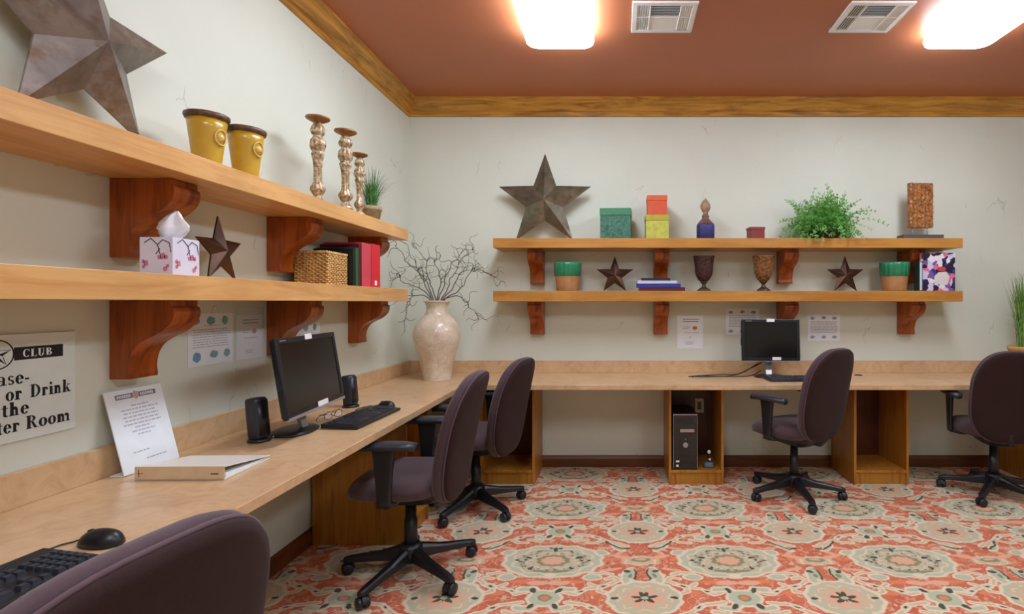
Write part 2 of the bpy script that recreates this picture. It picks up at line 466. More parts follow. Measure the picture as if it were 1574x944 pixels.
def star_metal(name, a, bcol, rust):
    m, t, b = newmat(name); v = coords(t)
    n = noise_tex(t, v, 7, 5, .65, .4); n2 = noise_tex(t, v, 16, 4, .6)
    c = ramp(t, n.outputs[0], [(.3, col4(bcol)), (.65, col4(a))])
    f = ramp(t, n2.outputs[0], [(.5, (0, 0, 0, 1)), (.68, (.7, .7, .7, 1))])
    t.links.new(mix(t, f, c, col4(rust)), b.inputs['Base Color'])
    b.inputs['Metallic'].default_value = .7; b.inputs['Roughness'].default_value = .36
    bump(t, b, n2.outputs[0], .15, .004); return m
M['star_big'] = star_metal('aged_pewter', (150, 142, 132), (108, 100, 96), (112, 86, 56))
M['star_mid'] = star_metal('aged_bronze', (138, 132, 112), (92, 88, 74), (96, 84, 58))
M['star_small'] = star_metal('dark_rusted_metal', (92, 66, 52), (58, 42, 36), (98, 58, 36))

# ------------------------------------------------------------------ room shell
XL, XR, YB, YF, ZC = -1.673, 4.70, 4.22, -3.0, 2.966
struct('floor', MB().box(XL-.1, XR+.1, YF-.1, YB+.1, -.05, 0), M['carpet'])
struct('ceiling', MB().box(XL-.1, XR+.1, YF-.1, YB+.1, ZC, ZC+.05), M['ceiling'])
struct('wall_left', MB().box(XL-.1, XL, YF-.1, YB+.1, 0, ZC), M['wall'])
struct('wall_back', MB().box(XL, XR, YB, YB+.1, 0, ZC), M['wall'])
struct('wall_right', MB().box(XR, XR+.1, YF-.1, YB+.1, 0, ZC), M['wall'])
struct('wall_front', MB().box(XL, XR, YF-.1, YF, 0, ZC), M['wall'])
# crown moulding profile: (projection, height)
zb = 2.834
prof = [(0, zb), (.016, zb), (.020, zb+.012), (.020, zb+.034), (.030, zb+.040)] + \
       [(.030+.048*(k/6)**1.3, zb+.040+.066*(k/6)) for k in range(1, 7)] + [(.090, zb+.110), (.090, ZC), (0, ZC)]
n = len(prof)
def crown(name, P0, P1, mat):
    mb = MB(); mb.loft([[P0(a, z) for a, z in prof], [P1(a, z) for a, z in prof]], smooth=False); struct(name, mb, mat)
crown('trim_1', lambda a, z: (XL+a, YF+a, z), lambda a, z: (XL+a, YB-a, z), M['crown_y'])
crown('trim_2', lambda a, z: (XL+a, YB-a, z), lambda a, z: (XR-a, YB-a, z), M['crown_x'])
crown('trim_3', lambda a, z: (XR-a, YF+a, z), lambda a, z: (XR-a, YB-a, z), M['crown_y'])
crown('trim_4', lambda a, z: (XL+a, YF+a, z), lambda a, z: (XR-a, YF+a, z), M['crown_x'])
bp = [(0, 0), (.014, 0), (.014, .065), (.010, .075), (.007, .082), (.004, .092), (0, .092)]
struct('baseboard_back', MB().prism([(YB-a, z) for a, z in bp], XL+.014, XR-.014, 'yz'), M['base'])
struct('baseboard_left', MB().prism([(XL+a, z) for a, z in bp], YF, YB, 'xz'), M['base_y'])
struct('baseboard_right', MB().prism([(XR-a, z) for a, z in bp], YF, YB, 'xz'), M['base_y'])

# ------------------------------------------------------------------ ceiling lights and vents
def rrect(w, h, r, k=6):
    out = []
    for cx, cy, a0 in ((w/2-r, h/2-r, 0), (-w/2+r, h/2-r, 90), (-w/2+r, -h/2+r, 180), (w/2-r, -h/2+r, 270)):
        for i in range(k+1):
            a = R(a0+90*i/k); out.append((cx+r*cos(a), cy+r*sin(a)))
    return out
def emit(name, c, s):
    m, t, b = newmat(name); b.inputs['Base Color'].default_value = (1, 1, 1, 1)
    b.inputs['Emission Color'].default_value = (*c, 1); b.inputs['Emission Strength'].default_value = s
    b.inputs['Roughness'].default_value = .4; return m
M['lens'] = emit('lit_acrylic_lens', (.89, 1, 1.17), LAMP)
lights = [((-.33, 2.60), 'lit white ceiling light nearest the left wall'),
          ((2.075, 2.60), 'lit white ceiling light at the upper right corner of the photo'),
          ((-.33, -.1), 'lit ceiling light behind the camera on the left'),
          ((2.075, -.1), 'lit ceiling light behind the camera on the right')]
for i, ((lx, ly), lab) in enumerate(lights):
    t_ = thing('ceiling_light', lab, 'ceiling light', (lx, ly, ZC), group='ceiling lights')
    obj('housing', MB().prism(rrect(.36, 1.16, .06), -.03, 0, 'xy'), M['white'], t_)
    mb = MB(); rings = []
    for w_, h_, z_ in ((.38, 1.19, -.002), (.405, 1.215, -.03), (.412, 1.222, -.055), (.400, 1.21, -.074), (.36, 1.17, -.082), (.25, 1.05, -.085)):
        rings.append([(x, y, z_) for x, y in rrect(w_, h_, .075*w_/.41)])
    mb.loft(rings, True, True); obj('lens', mb, M['lens'], t_)

def vent(x0, y0, w_, h_, lab, flip):
    t_ = thing('ceiling_vent', lab, 'vent', (x0, y0, ZC), group='ceiling vents')
    mb = MB(); b_ = .028
    for bx in ((0, w_, 0, b_), (0, w_, h_-b_, h_), (0, b_, b_, h_-b_), (w_-b_, w_, b_, h_-b_)):
        mb.box(bx[0], bx[1], bx[2], bx[3], -.012, 0)
    xa, xb = (.10, w_-.09); ym = h_*.47
    mb.box(xa-.004, xa+.004, b_, h_-b_, -.011, -.001); mb.box(xb-.004, xb+.004, b_, h_-b_, -.011, -.001)
    mb.box(b_, w_-b_, ym-.004, ym+.004, -.011, -.001)
    obj('frame', mb, M['vent'], t_, bevel=.002)
    obj('duct_plate', MB().box(b_, w_-b_, b_, h_-b_, -.0015, -.0005), M['vent_dark'], t_)
    def slats(cx0, cx1, cy0, cy1, along, tilt, nn):
        L = (cy1-cy0) if along == 'y' else (cx1-cx0)
        src = None
        for k in range(nn):
            f = (k+.5)/nn
            pos = (cx0+(cx1-cx0)*f, (cy0+cy1)/2, -.006) if along == 'y' else ((cx0+cx1)/2, cy0+(cy1-cy0)*f, -.006)
            rot = (0, tilt, 0) if along == 'y' else (tilt, 0, 0)
            if src is None:
                q = .0062
                mb2 = MB().box(-q, q, -L/2, L/2, -.0006, .0006) if along == 'y' else MB().box(-L/2, L/2, -q, q, -.0006, .0006)
                src = obj('slat', mb2, M['vent'], t_); src.location = pos; src.rotation_euler = rot
            else: inst(src, t_, pos, rot)
    a_ = R(38)
    for (c0, c1, tl) in ((b_, xa-.004, -a_), (xb+.004, w_-b_, a_)):
        slats(c0, c1, b_, ym-.004, 'y', tl, 5); slats(c0, c1, ym+.004, h_-b_, 'y', tl, 5)
    slats(xa+.004, xb-.004, b_, ym-.004, 'x', a_, 7); slats(xa+.004, xb-.004, ym+.004, h_-b_, 'x', -R(25), 7)
vent(.098, 2.82-.0, .36, .315, 'white louvred ceiling vent beside the left ceiling light', 1)
vent(1.286, 2.82-.0, .352, .315, 'white louvred ceiling vent beside the right ceiling light', -1)

# ------------------------------------------------------------------ shelves
def tagged(name, mb, mat, label, cat, group=None, **kw):
    return tag(obj(name, mb, mat, **kw), label, cat, group)
ZU0, ZU1, ZL0, ZL1 = 1.742, 1.815, 1.337, 1.418
XS = -1.375; YS = 3.92
tagged('wall_shelf', MB().box(XL+.001, XS, .25, 3.465, ZU0, ZU1), M['shelf_y'], 'upper wooden shelf on the left wall, carrying the yellow pots', 'shelf', 'wall shelves', bevel=.002)
tagged('wall_shelf', MB().box(XL+.001, XS, .25, 3.465, ZL0, ZL1), M['shelf_y'], 'lower wooden shelf on the left wall, carrying the tissue box', 'shelf', 'wall shelves', bevel=.002)
tagged('wall_shelf', MB().box(-.917, 2.622, YS, YB-.001, ZU0, ZU1), M['shelf_x'], 'upper wooden shelf on the back wall, carrying the fern', 'shelf', 'wall shelves', bevel=.002)
tagged('wall_shelf', MB().box(-.917, 2.622, YS, YB-.001, ZL0, ZL1), M['shelf_x'], 'lower wooden shelf on the back wall, carrying the goblets', 'shelf', 'wall shelves', bevel=.002)
cp = catmull([(.213, -.022, 0), (.216, -.045, 0), (.205, -.075, 0), (.172, -.105, 0), (.125, -.128, 0), (.09, -.152, 0), (.070, -.185, 0), (.063, -.225, 0), (.066, -.248, 0)], 4)
cprof = [(0, 0), (.205, 0), (.205, -.022)]+[(p.x, p.y) for p in cp]+[(.066, -.262), (0, -.262)]
corb = MB().prism(cprof, 0, .11, 'xz')     # projects +x, width +y
src = None
names = ['nearest the camera', 'in the middle', 'farthest from the camera']
for (zt, w_, lw) in ((ZU0, 'upper', 0), (ZL0, 'lower', 1)):
    for k, y in enumerate((1.722, 2.50, 3.262)):
        lab = 'dark scrolled wooden bracket under the %s left shelf, %s' % (w_, names[k])
        if src is None: src = obj('corbel', corb, M['corbel'], bevel=.0025); o = src
        else: o = src.copy(); COL.objects.link(o)
        o.location = (XL+.0005, y, zt-.0005); tag(o, lab, 'shelf bracket', 'scrolled shelf brackets')
    for k, x in enumerate((-.675, .311, 1.309, 2.285)):
        lab = 'dark scrolled wooden bracket under the %s back shelf, %s from the left' % (w_, ('first', 'second', 'third', 'fourth')[k])
        o = src.copy(); COL.objects.link(o); o.rotation_euler.z = -pi/2
        o.location = (x, YB-.0005, zt-.0005); tag(o, lab, 'shelf bracket', 'scrolled shelf brackets')

# ------------------------------------------------------------------ worktop and cabinets
XD, YD, ZD, ZDB = -1.044, 3.578, .762, .727
wt = thing('worktop', 'long L-shaped tan laminate worktop running along both walls', 'desk')
obj('top', MB().prism([(XL+.001, -.35), (XD, -.35), (XD, YD), (XR-.001, YD), (XR-.001, YB-.001), (XL+.001, YB-.001)], ZDB, ZD, 'xy'), M['desk'], wt, bevel=.003)
obj('backsplash', MB().box(XL+.001, XL+.021, -.35, YB-.001, ZD, ZD+.098), M['desk'], wt, bevel=.002)
obj('backsplash', MB().box(XL+.0215, XR-.001, YB-.021, YB-.001, ZD, ZD+.098), M['desk'], wt, bevel=.002)
def cabinet(label, loc, rotz, depth, w_=.40):
    """open front at local -y; back at local y=0 ... front at y=-depth"""
    t_ = thing('open_cabinet', label, 'cabinet', loc, rotz, 'open cabinets under the worktop')
    H = ZDB-.001; tk = .018; z0 = .085
    obj('side_panel', MB().box(0, tk, -depth, 0, 0.001, H), M['cab'], t_, bevel=.0015)
    obj('side_panel', MB().box(w_-tk, w_, -depth, 0, 0.001, H), M['cab'], t_, bevel=.0015)
    obj('top_panel', MB().box(tk, w_-tk, -depth, 0, H-tk-.012, H), M['cab'], t_, bevel=.0015)
    obj('bottom_panel', MB().box(tk, w_-tk, -depth, 0, z0, z0+tk), M['cab'], t_, bevel=.0015)
    obj('kick_board', MB().box(tk, w_-tk, -depth+.012, -depth+.03, 0.001, z0), M['cab'], t_)
    obj('back_panel', MB().box(tk, w_-tk, -.010, -.002, z0+tk, H-tk), M['cab_shade'], t_)
    return t_
cd_ = YB-.016-3.80
cabinet('open wooden cabinet in the corner behind the turned office chair', (-.985, YB-.016, 0), 0, cd_)
cab2 = cabinet('open wooden cabinet under the back worktop holding a black computer tower', (.395, YB-.016, 0), 0, cd_)
cabinet('empty open wooden cabinet right of the chair at the back worktop', (1.747, YB-.016, 0), 0, cd_)
cabinet('open wooden cabinet at the far right edge behind the rightmost chair', (3.07, YB-.016, 0), 0, cd_)
cabinet('open wooden cabinet under the left worktop, seen from its side', (XL+.016, 2.850, 0), pi/2, -XL-1.145-.016, .355)
# outlet inside cabinet
op = thing('wall_outlet', 'beige power outlet at the back of the cabinet with the tower', 'outlet', (.395+.285, YB-.027, .50))
obj('plate', MB().box(-.036, .036, -.006, 0, -.057, .057), plain('almond_plastic', (206, 194, 160), .4), op, bevel=.002)
obj('socket', MB().box(-.016, .016, -.008, -.006, -.032, .032), M['dark_grey'], op, bevel=.002)

# ------------------------------------------------------------------ office chairs
def srect(a, b, n_, k=40, e=3.2):
    out = []
    for i in range(k):
        t = 2*pi*i/k; c, s = cos(t), sin(t)
        out.append((a*math.copysign(abs(c)**(2/e), c), b*math.copysign(abs(s)**(2/e), s)))
    return out
def leg_mb():
    mb = MB(); rings = []
    for x, w_, z0, z1 in ((.02, .034, .070, .145), (.06, .030, .074, .138), (.15, .0255, .070, .112), (.25, .022, .064, .096), (.300, .021, .058, .088), (.326, .014, .060, .082)):
        zc, h = (z0+z1)/2, (z1-z0)/2
        rings.append([(x, y*w_, zc+z*h) for y, z in ((-1, -.8), (-.8, -1), (.8, -1), (1, -.8), (.85, .55), (.5, 1), (-.5, 1), (-.85, .55))])
    return mb.loft(rings, False)
def caster_mb():
    mb = MB()
    for s in (-1, 1):
        mb.lathe([(.0, -.011), (.020, -.011), (.026, -.008), (.0275, 0), (.026, .008), (.020, .011), (0, .011)], 20, M=Matrix.Translation((0, s*.016, .0275)) @ Matrix.Rotation(pi/2, 4, 'X'))
    pr = [(.031*cos(a)-.000, .029+.031*sin(a)) for a in [R(q) for q in range(0, 181, 20)]]
    mb.prism(pr+[(-.014, .018), (.014, .018)], -.008, .008, 'xz')
    mb.cyl((0, 0, .055), (0, 0, .072), .006); return mb
BW, BH = .232, .31
def back_ring(sc, d, e=3.0, k=56):
    """outline of the backrest, sc shrink, d = offset along +y(front)"""
    out = []
    for i in range(k):
        t = 2*pi*i/k; c, s = cos(t), sin(t)
        x = math.copysign(abs(c)**(2/3.1), c); z = math.copysign(abs(s)**(2/3.3), s)
        wd = BW*(1-.10*max(0, z)**2-.05*max(0, -z)**2)
        X = x*(wd-sc); Z = z*(BH-sc)
        Y = d + .35*X*X - .17*Z - .28*(Z+.05)**2*(1 if Z > -.05 else .5)
        out.append((X, Y, Z))
    return out
def office_chair(label, loc, head, base_deg, back_z=.70, arm_z=.715, seat_z=.48):
    t_ = thing('office_chair', label, 'office chair', (loc[0], loc[1], 0), head, 'plum swivel office chairs')
    rel = R(base_deg)-head
    lg = cs = None
    for k in range(5):
        a = rel+2*pi*k/5
        if lg is None: lg = obj('leg', leg_mb(), M['black'], t_, bevel=.003); l_ = lg
        else: l_ = inst(lg, t_)
        l_.rotation_euler = (0, 0, a)
        if cs is None: cs = obj('caster', caster_mb(), M['black_soft'], l_); c_ = cs
        else: c_ = inst(cs, l_)
        c_.location = (.308, 0, 0); c_.rotation_euler = (0, 0, .7*k+.4)
    obj('hub', MB().lathe([(.036, .062), (.056, .072), (.056, .135), (.044, .152), (.036, .155)], 24), M['black'], t_)
    obj('gas_lift', MB().lathe([(.031, .12), (.030, .27), (.026, .272), (.025, .34), (.021, .342), (.021, .41)], 20), M['black'], t_)
    # mechanism
    mb = MB().loft([[(x, y-.02, z) for x, y in srect(a, b_, 0, 20, 4)] for a, b_, z in ((.055, .07, seat_z-.125), (.10, .13, seat_z-.105), (.125, .17, seat_z-.075), (.13, .18, seat_z-.05))], False)
    mb.tube([(0, -.10, seat_z-.075), (0, -.20, seat_z-.072), (0, -.232, seat_z-.04), (0, -.238, seat_z+.0)], [.026, .028, .026, .022], 10)
    mb.box(-.11, .11, -.06, .06, seat_z-.062, seat_z-.045)
    obj('tilt_mechanism', mb, M['black'], t_, bevel=.004)
    mb = MB().tube([(.07, .05, seat_z-.075), (.20, .06, seat_z-.08), (.24, .06, seat_z-.085)], [.005, .005, .011], 8)
    obj('lever', mb, M['black_soft'], t_)
    # seat
    rings = []
    for sc, z in ((.045, -.050), (.022, -.045), (.006, -.032), (0, -.008), (.004, .008), (.016, .024), (.05, .036), (.11, .042), (.19, .043)):
        rings.append([(x, y+.03-(.0 if y < 0 else .012), seat_z+z-(.9*max(0, y-.10)**1.0)*.16 if z > -.04 else seat_z+z) for x, y in srect(.245-sc, .232-sc, 0)])
    obj('seat', MB().loft(rings), M['fabric'], t_)
    obj('seat_shell', MB().loft([[(x, y+.02, seat_z-.056) for x, y in srect(.19, .18, 0)], [(x, y+.02, seat_z-.044) for x, y in srect(.215, .20, 0)]], False), M['black'], t_)
    # backrest
    def br(name, lay, mat):
        mb = MB().loft([back_ring(s_, d_) for s_, d_ in lay]); o = obj(name, mb, mat, t_); o.location = (0, -.262, back_z); return o
    br('backrest', ((.02, -.004), (.004, .004), (.0, .018), (.003, .034), (.014, .048), (.035, .056), (.07, .060), (.12, .062)), M['fabric'])
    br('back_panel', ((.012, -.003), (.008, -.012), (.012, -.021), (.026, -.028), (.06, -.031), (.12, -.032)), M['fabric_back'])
    pr = [Vector(p) for p in back_ring(.007, -.006)]
    o = obj('piping', MB().tube(pr, .0042, 6, closed=True), M['piping'], t_); o.location = (0, -.262, back_z)
    # arms
    for s in (-1, 1):
        mb = MB(); rings = []
        for z, hw, th in ((seat_z-.055, .030, .010), (seat_z-.02, .030, .011), (seat_z+.08, .038, .013), (arm_z-.09, .043, .014), (arm_z-.04, .050, .015), (arm_z-.026, .056, .017)):
            rings.append([(s*.265+x*th, .015+y*hw, z) for x, y in srect(1, 1, 0, 16, 4)])
        mb.loft(rings, True)
        mb.tube([(s*.262, .01, seat_z-.045), (s*.20, 0, seat_z-.058), (s*.08, 0, seat_z-.058)], [.018, .017, .016], 8)
        arm = obj('armrest', mb, M['black'], t_)
        rings = []
        for i in range(9):
            f = i/8; y = -.125+.27*f; hw = .048*(1-abs(2*f-1)**3.2*.5); zc = arm_z-.014-.05*max(0, f-.72)**1.4-.03*max(0, .2-f)
            rings.append([(s*.258+x*hw, y, zc-.004+z*.018) for x, z in srect(1, 1, 0, 18, 2.6)])
        obj('arm_pad', MB().loft(rings), M['dark_grey'], arm)
    return t_
# heading: local +y = forward
def head(fx, fy): return math.atan2(-fx, fy)
office_chair('plum office chair closest to the camera, only its backrest in view', (-.882, .668), head(-.99, .14), 20, .742)
office_chair('plum office chair at the left worktop, in front of the monitor and keyboard', (-1.0, 2.552), head(-1, .0), 180, .685)
office_chair('plum office chair pulled into the corner, behind the chair at the left monitor', (-.897, 3.365), head(-.975, .22), 31, .672)
office_chair('plum office chair turned sideways in front of the back wall monitor', (1.235, 3.585), head(-.57, .82), 200, .73)
office_chair('plum office chair at the right edge of the photo facing the back worktop', (2.62, 3.60), head(.25, .97), 6, .715)

# ------------------------------------------------------------------ stars
def star(label, C, rad, apex, wall, lean, mat, th=0, k=.42, yaw=0, group='metal barn stars'):
    """wall: 'left' faces +x, 'back' faces -y. C is the centre of the back rim"""
    if wall == 'left': n0 = Vector((cos(yaw), -sin(yaw), 0)); u = Vector((sin(yaw), cos(yaw), 0))
    else: n0 = Vector((-sin(yaw), -cos(yaw), 0)); u = Vector((cos(yaw), -sin(yaw), 0))
    z = Vector((0, 0, 1)); v = z*cos(lean)-n0*sin(lean); n_ = n0*cos(lean)+z*sin(lean)
    t_ = thing('metal_star', label, 'metal star', C, 0, group)
    T = [rad*(sin(th+i*2*pi/5)*u+cos(th+i*2*pi/5)*v) for i in range(5)]
    I = [rad*k*(sin(th+(i+.5)*2*pi/5)*u+cos(th+(i+.5)*2*pi/5)*v) for i in range(5)]
    for i in range(5):
        mb = MB()
        lip = -n_*.006
        # one arm: two facets meeting at the ridge, with a folded lip
        mb.add([n_*apex, I[i-1], T[i], I[i]], [(0, 1, 2), (0, 2, 3)])
        mb.add([I[i-1], T[i], I[i-1]+lip, T[i]+lip], [(0, 1, 3, 2)]); mb.add([I[i], T[i], I[i]+lip, T[i]+lip], [(0, 2, 3, 1)])
        o = obj('star_arm', mb, mat, t_)
        sd = o.modifiers.new('solid', 'SOLIDIFY'); sd.thickness = .0012; sd.offset = -1
    return t_
_big = star('large aged metal star at the top left corner above the upper left shelf', (-1.59, 1.559, 2.113), .308, .076, 'left', .0, M['star_big'], -.027, .46)
obj('hanger', MB().box(-1.672, -1.59, 1.545, 1.573, 2.09, 2.12), M['star_small'], _big).location = (1.59, -1.559, -2.113)
star('small dark metal star between tissue box and basket on the left shelf', (-1.552, 2.05, 1.533), .137, .028, 'left', .06, M['star_small'], -.01, .42, -.08)
star('big bronze metal star on the upper back shelf', (-.552, 4.10, 2.127), .383, .075, 'back', .06, M['star_mid'], 0, .40)
star('small dark metal star beside the stacked blue books on the lower back shelf', (0, 4.08, 1.5425), .152, .03, 'back', .04, M['star_small'], 0, .40)
star('small dark metal star right of the two goblets on the lower back shelf', (1.807, 4.08, 1.5425), .152, .03, 'back', .04, M['star_small'], 0, .40)

# ------------------------------------------------------------------ upper left shelf things
M['yellow'] = plain('mustard_glaze', (198, 158, 44), .3, var=.12, vs=10, coat=.3)
M['pot_seal'] = plain('pale_mustard_glaze', (214, 182, 96), .35, coat=.2)
M['pot_rim'] = plain('dark_umber_glaze', (92, 62, 38), .4, var=.5, vs=50)
def yellow_pot(label, x, y, s=1.0, sx=1.0):
    t_ = thing('yellow_pot', label, 'pot', (x, y, ZU1+.001), 1.0, 'mustard yellow pots')
    h = .20*s
    obj('body', MB().lathe([(.0, 0), (.040, 0), (.042, .004), (.046, .05), (.052, .10), (.058, .15), (.062, h-.022), (.058, h-.022), (.052, .14), (.040, .02), (0, .018)], 36), M['yellow'], t_)
    obj('rim', MB().lathe([(.060, h-.024), (.066, h-.022), (.070, h-.012), (.069, h-.002), (.064, h), (.058, h-.006), (.058, h-.024)], 36, fn=lambda a, z: 1+.012*sin(9*a), cap=False), M['pot_rim'], t_)
    mb = MB(); a0 = R(-62)
    pts = [((.0575+.04*(h*0+.026*sin(t)))*cos(a0+.42*cos(t)), (.0575+.04*.026*sin(t))*sin(a0+.42*cos(t)), .118+.028*sin(t)) for t in [2*pi*i/20 for i in range(20)]]
    mb.tube(pts, .003, 6, closed=True)
    mb.sphere((.047*cos(a0), .047*sin(a0), .118), .018, 10, 6, (1, 1, 1))
    obj('medallion', mb, M['pot_seal'], t_)
yellow_pot('left of the two mustard yellow pots on the upper left shelf', -1.500, 1.915, 1.02)
yellow_pot('right of the two mustard yellow pots on the upper left shelf', -1.462, 2.062, 1.0)
def gilt():
    m, t, b = newmat('worn_gilt'); v = coords(t); n_ = noise_tex(t, v, 60, 4, .6)
    t.links.new(ramp(t, n_.outputs[0], [(.35, col4((112, 82, 50))), (.5, col4((176, 150, 112))), (.66, col4((214, 202, 180)))]), b.inputs['Base Color'])
    b.inputs['Metallic'].default_value = .35; b.inputs['Roughness'].default_value = .4; bump(t, b, n_.outputs[0], .3, .003); return m
M['gilt'] = gilt(); M['gilt_top'] = plain('brown_gilt', (150, 104, 58), .4, .3, var=.3, vs=40)
def candlestick(label, x, y, h, rs=1.0):
    t_ = thing('candlestick', label, 'candlestick', (x, y, ZU1+.001), 0, 'gilded candlesticks')
    p = [(.0, 0), (.036, 0), (.037, .03), (.028, .05), (.020, .075), (.018, .10), (.026, .13), (.034, .16), (.033, .20), (.024, .23), (.019, .27), (.018, .40), (.022, .50), (.027, .56), (.030, .58), (.022, .60), (.030, .63), (.036, .67), (.034, .73), (.022, .77), (.020, .79), (.029, .81), (.034, .85), (.026, .90), (.018, .92), (.020, .945)]
    obj('stem', MB().lathe([(r*rs, z*h) for r, z in p], 32, fn=lambda a, z: 1+.07*sin(8*a)*(1 if z > .03 else 0)), M['gilt'], t_)
    obj('drip_tray', MB().lathe([(.018*rs, .935*h), (.030*rs, .95*h), (.050*rs, .975*h), (.055*rs, .985*h), (.054*rs, 1.0*h), (.045*rs, .992*h), (0, .985*h)], 32), M['gilt_top'], t_)
candlestick('tallest gilded candlestick, left of the three on the upper left shelf', -1.475, 2.585, .432)
candlestick('gilded candlestick in the middle of the three on the upper left shelf', -1.415, 2.735, .415)
candlestick('shortest gilded candlestick of the three, beside the potted grass', -1.430, 2.915, .345, .8)

def greens(name, a, b_, rough=.5):
    m, t, b = newmat(name); oi = coords(t); n_ = noise_tex(t, oi, 35, 2)
    t.links.new(ramp(t, n_.outputs[0], [(.35, col4(a)), (.65, col4(b_))]), b.inputs['Base Color']); b.inputs['Roughness'].default_value = rough
    return m
M['grass'] = greens('grass_green', (40, 92, 40), (92, 148, 72)); M['grass2'] = greens('tall_grass_green', (74, 120, 40), (138, 168, 84))
M['fern'] = greens('fern_green', (62, 138, 50), (134, 196, 96))
M['terra'] = plain('tan_clay', (190, 150, 84), .8, var=.15, vs=30, bmp=.2)
def grass(mb, n_, h, spread, r0, w_, seed, droop=.5, c=(0, 0, 0), lim=None):
    rd = random.Random(seed)
    for i in range(n_):
        a = rd.uniform(0, 2*pi); L = h*rd.uniform(.65, 1.0); s_ = spread*rd.random()**1.3
        b0 = Vector((c[0]+r0*cos(a)*rd.random(), c[1]+r0*sin(a)*rd.random(), c[2]))
        pts = []
        for k in range(6):
            f = k/5; out = s_*(f**1.7); pts.append(b0+Vector((cos(a)*out, sin(a)*out, L*(f-droop*s_/max(h, .01)*f**3))))
        if lim: pts = [lim(p) for p in pts]
        sd = Vector((-sin(a), cos(a), 0))
        vs = []
        for k, p in enumerate(pts):
            ww = w_*(1-.85*(k/5)**1.5); vs += [p-sd*ww, p+sd*ww]
        mb.add(vs, [(2*k, 2*k+1, 2*k+3, 2*k+2) for k in range(5)])
    return mb
t_ = thing('potted_grass', 'small potted green grass at the far end of the upper left shelf', 'potted plant', (-1.455, 3.11, ZU1+.001))
obj('pot', MB().lathe([(0, 0), (.046, 0), (.055, .06), (.060, .062), (.061, .085), (.054, .085), (.050, .06), (0, .055)], 24, fn=lambda a, z: 1+.02*sin(12*a)), plain('grey_weathered_clay', (158, 142, 108), .8, var=.25, vs=40, bmp=.3), t_)
obj('foliage', grass(MB(), 230, .28, .15, .035, .0016, 3, .5, (0, 0, .055), lambda p: Vector((max(p.x, -.20), max(p.y, -.125), p.z))), M['grass'], t_)

# ------------------------------------------------------------------ lower left shelf things
zl = ZL1+.001
t_ = thing('tissue_box', 'white tissue box with pink blossoms on the lower left shelf', 'tissue box', (-1.425, 1.678, zl), 0)
s_ = .108; hb = .122
obj('carton', MB().box(-s_, 0, 0, s_, 0, hb), plain('white_carton', (216, 214, 228), .6, var=.03), t_, bevel=.002)
pk = plain('pink_blossom_print', (196, 120, 146), .6, var=.3, vs=150); tw = plain('dark_twig_print', (84, 70, 78), .6)
mb = MB(); mt = MB(); rd = random.Random(4)
def disc(m_, c, u, v, r, k=8, j=0):
    m_.add([Vector(c)+Vector(u)*r*cos(2*pi*i/k)*(1+j*((i*37) % 5-2)/5)+Vector(v)*r*sin(2*pi*i/k)*(1+j*((i*17) % 5-2)/5) for i in range(k)], [tuple(range(k))])
for (face, o0, u) in (('f', (-s_, -.0008, 0), (1, 0, 0)), ('r', (.0008, 0, 0), (0, 1, 0))):
    o0 = Vector(o0); u = Vector(u); v = Vector((0, 0, 1))
    def P_(a, b): return o0+u*a*s_+v*b*hb
    for br_ in ([(.15, .85), (.35, .97), (.55, .8), (.62, .55)], [(.55, .8), (.7, .93), (.9, .85)], [(.62, .7), (.5, .55)], [(.9, .85), (.95, .6)]):
        for a, b in zip(br_, br_[1:]):
            A, B = P_(*a), P_(*b); d = (B-A).normalized(); q = d.cross(Vector((0, -1, 0)) if face == 'f' else Vector((1, 0, 0)))*.0016
            mt.add([A-q, B-q, B+q, A+q], [(0, 1, 2, 3)])
    for (a, b, r_) in ((.7, .5, .010), (.60, .47, .007), (.8, .47, .007), (.12, .36, .006), (.2, .31, .009), (.78, .16, .008), (.13, .22, .006), (.85, .24, .006)):
        disc(mb, P_(a, b), u, v, r_, 10, .5)
obj('blossom_print', mb, pk, t_); obj('twig_print', mt, tw, t_)
rd = random.Random(9); rings = []
for j, (r_, z_) in enumerate(((.020, .0), (.034, .018), (.038, .036), (.030, .055), (.016, .075), (.004, .088))):
    rings.append([(-.054+r_*1.25*(1+.28*sin(3*a+j*.9)+.14*sin(7*a+j*2))*cos(a)+.004*j, .054+r_*.7*(1+.25*sin(4*a+j))*sin(a), hb+z_+.006*sin(5*a+j)) for a in [2*pi*i/40 for i in range(40)]])
obj('tissue', MB().loft(rings), plain('tissue_paper', (236, 236, 240), .8), t_)

# basket
M['wicker'] = wood('wicker', (222, 178, 112), (168, 122, 62), 2, .6, 3)
bx, by, bh = .178, .198, .172
t_ = thing('wicker_basket', 'rectangular woven wicker basket on the lower left shelf', 'basket', (-1.44-bx/2, 2.615+by/2, zl))
def peri(f, w_, d_, r=.02):
    """point on rectangle perimeter, f in 0..1"""
    P_ = 2*(w_+d_); s = (f % 1)*P_
    if s < w_: return Vector((-w_/2+s, -d_/2, 0)), Vector((0, -1, 0))
    s -= w_
    if s < d_: return Vector((w_/2, -d_/2+s, 0)), Vector((1, 0, 0))
    s -= d_
    if s < w_: return Vector((w_/2-s, d_/2, 0)), Vector((0, 1, 0))
    s -= w_; return Vector((-w_/2, d_/2-s, 0)), Vector((-1, 0, 0))
mb = MB(); NS = 44
for j in range(16):
    z = .006+j*(bh-.022)/15.5; pts = []
    for i in range(NS*4):
        f = i/(NS*4); p, n_ = peri(f, bx-.014, by-.014); p = p+n_*(.0035*sin(pi*(i/4*1+j)*1.0*1.0*1)*1.0 if True else 0)
        p = p+n_*.003*cos(pi*i/4+pi*j); p.z = z+.0012*sin(i*.7+j); pts.append(p)
    mb.tube(pts, .0048, 5, closed=True)
obj('weave', mb, M['wicker'], t_)
mb = MB()
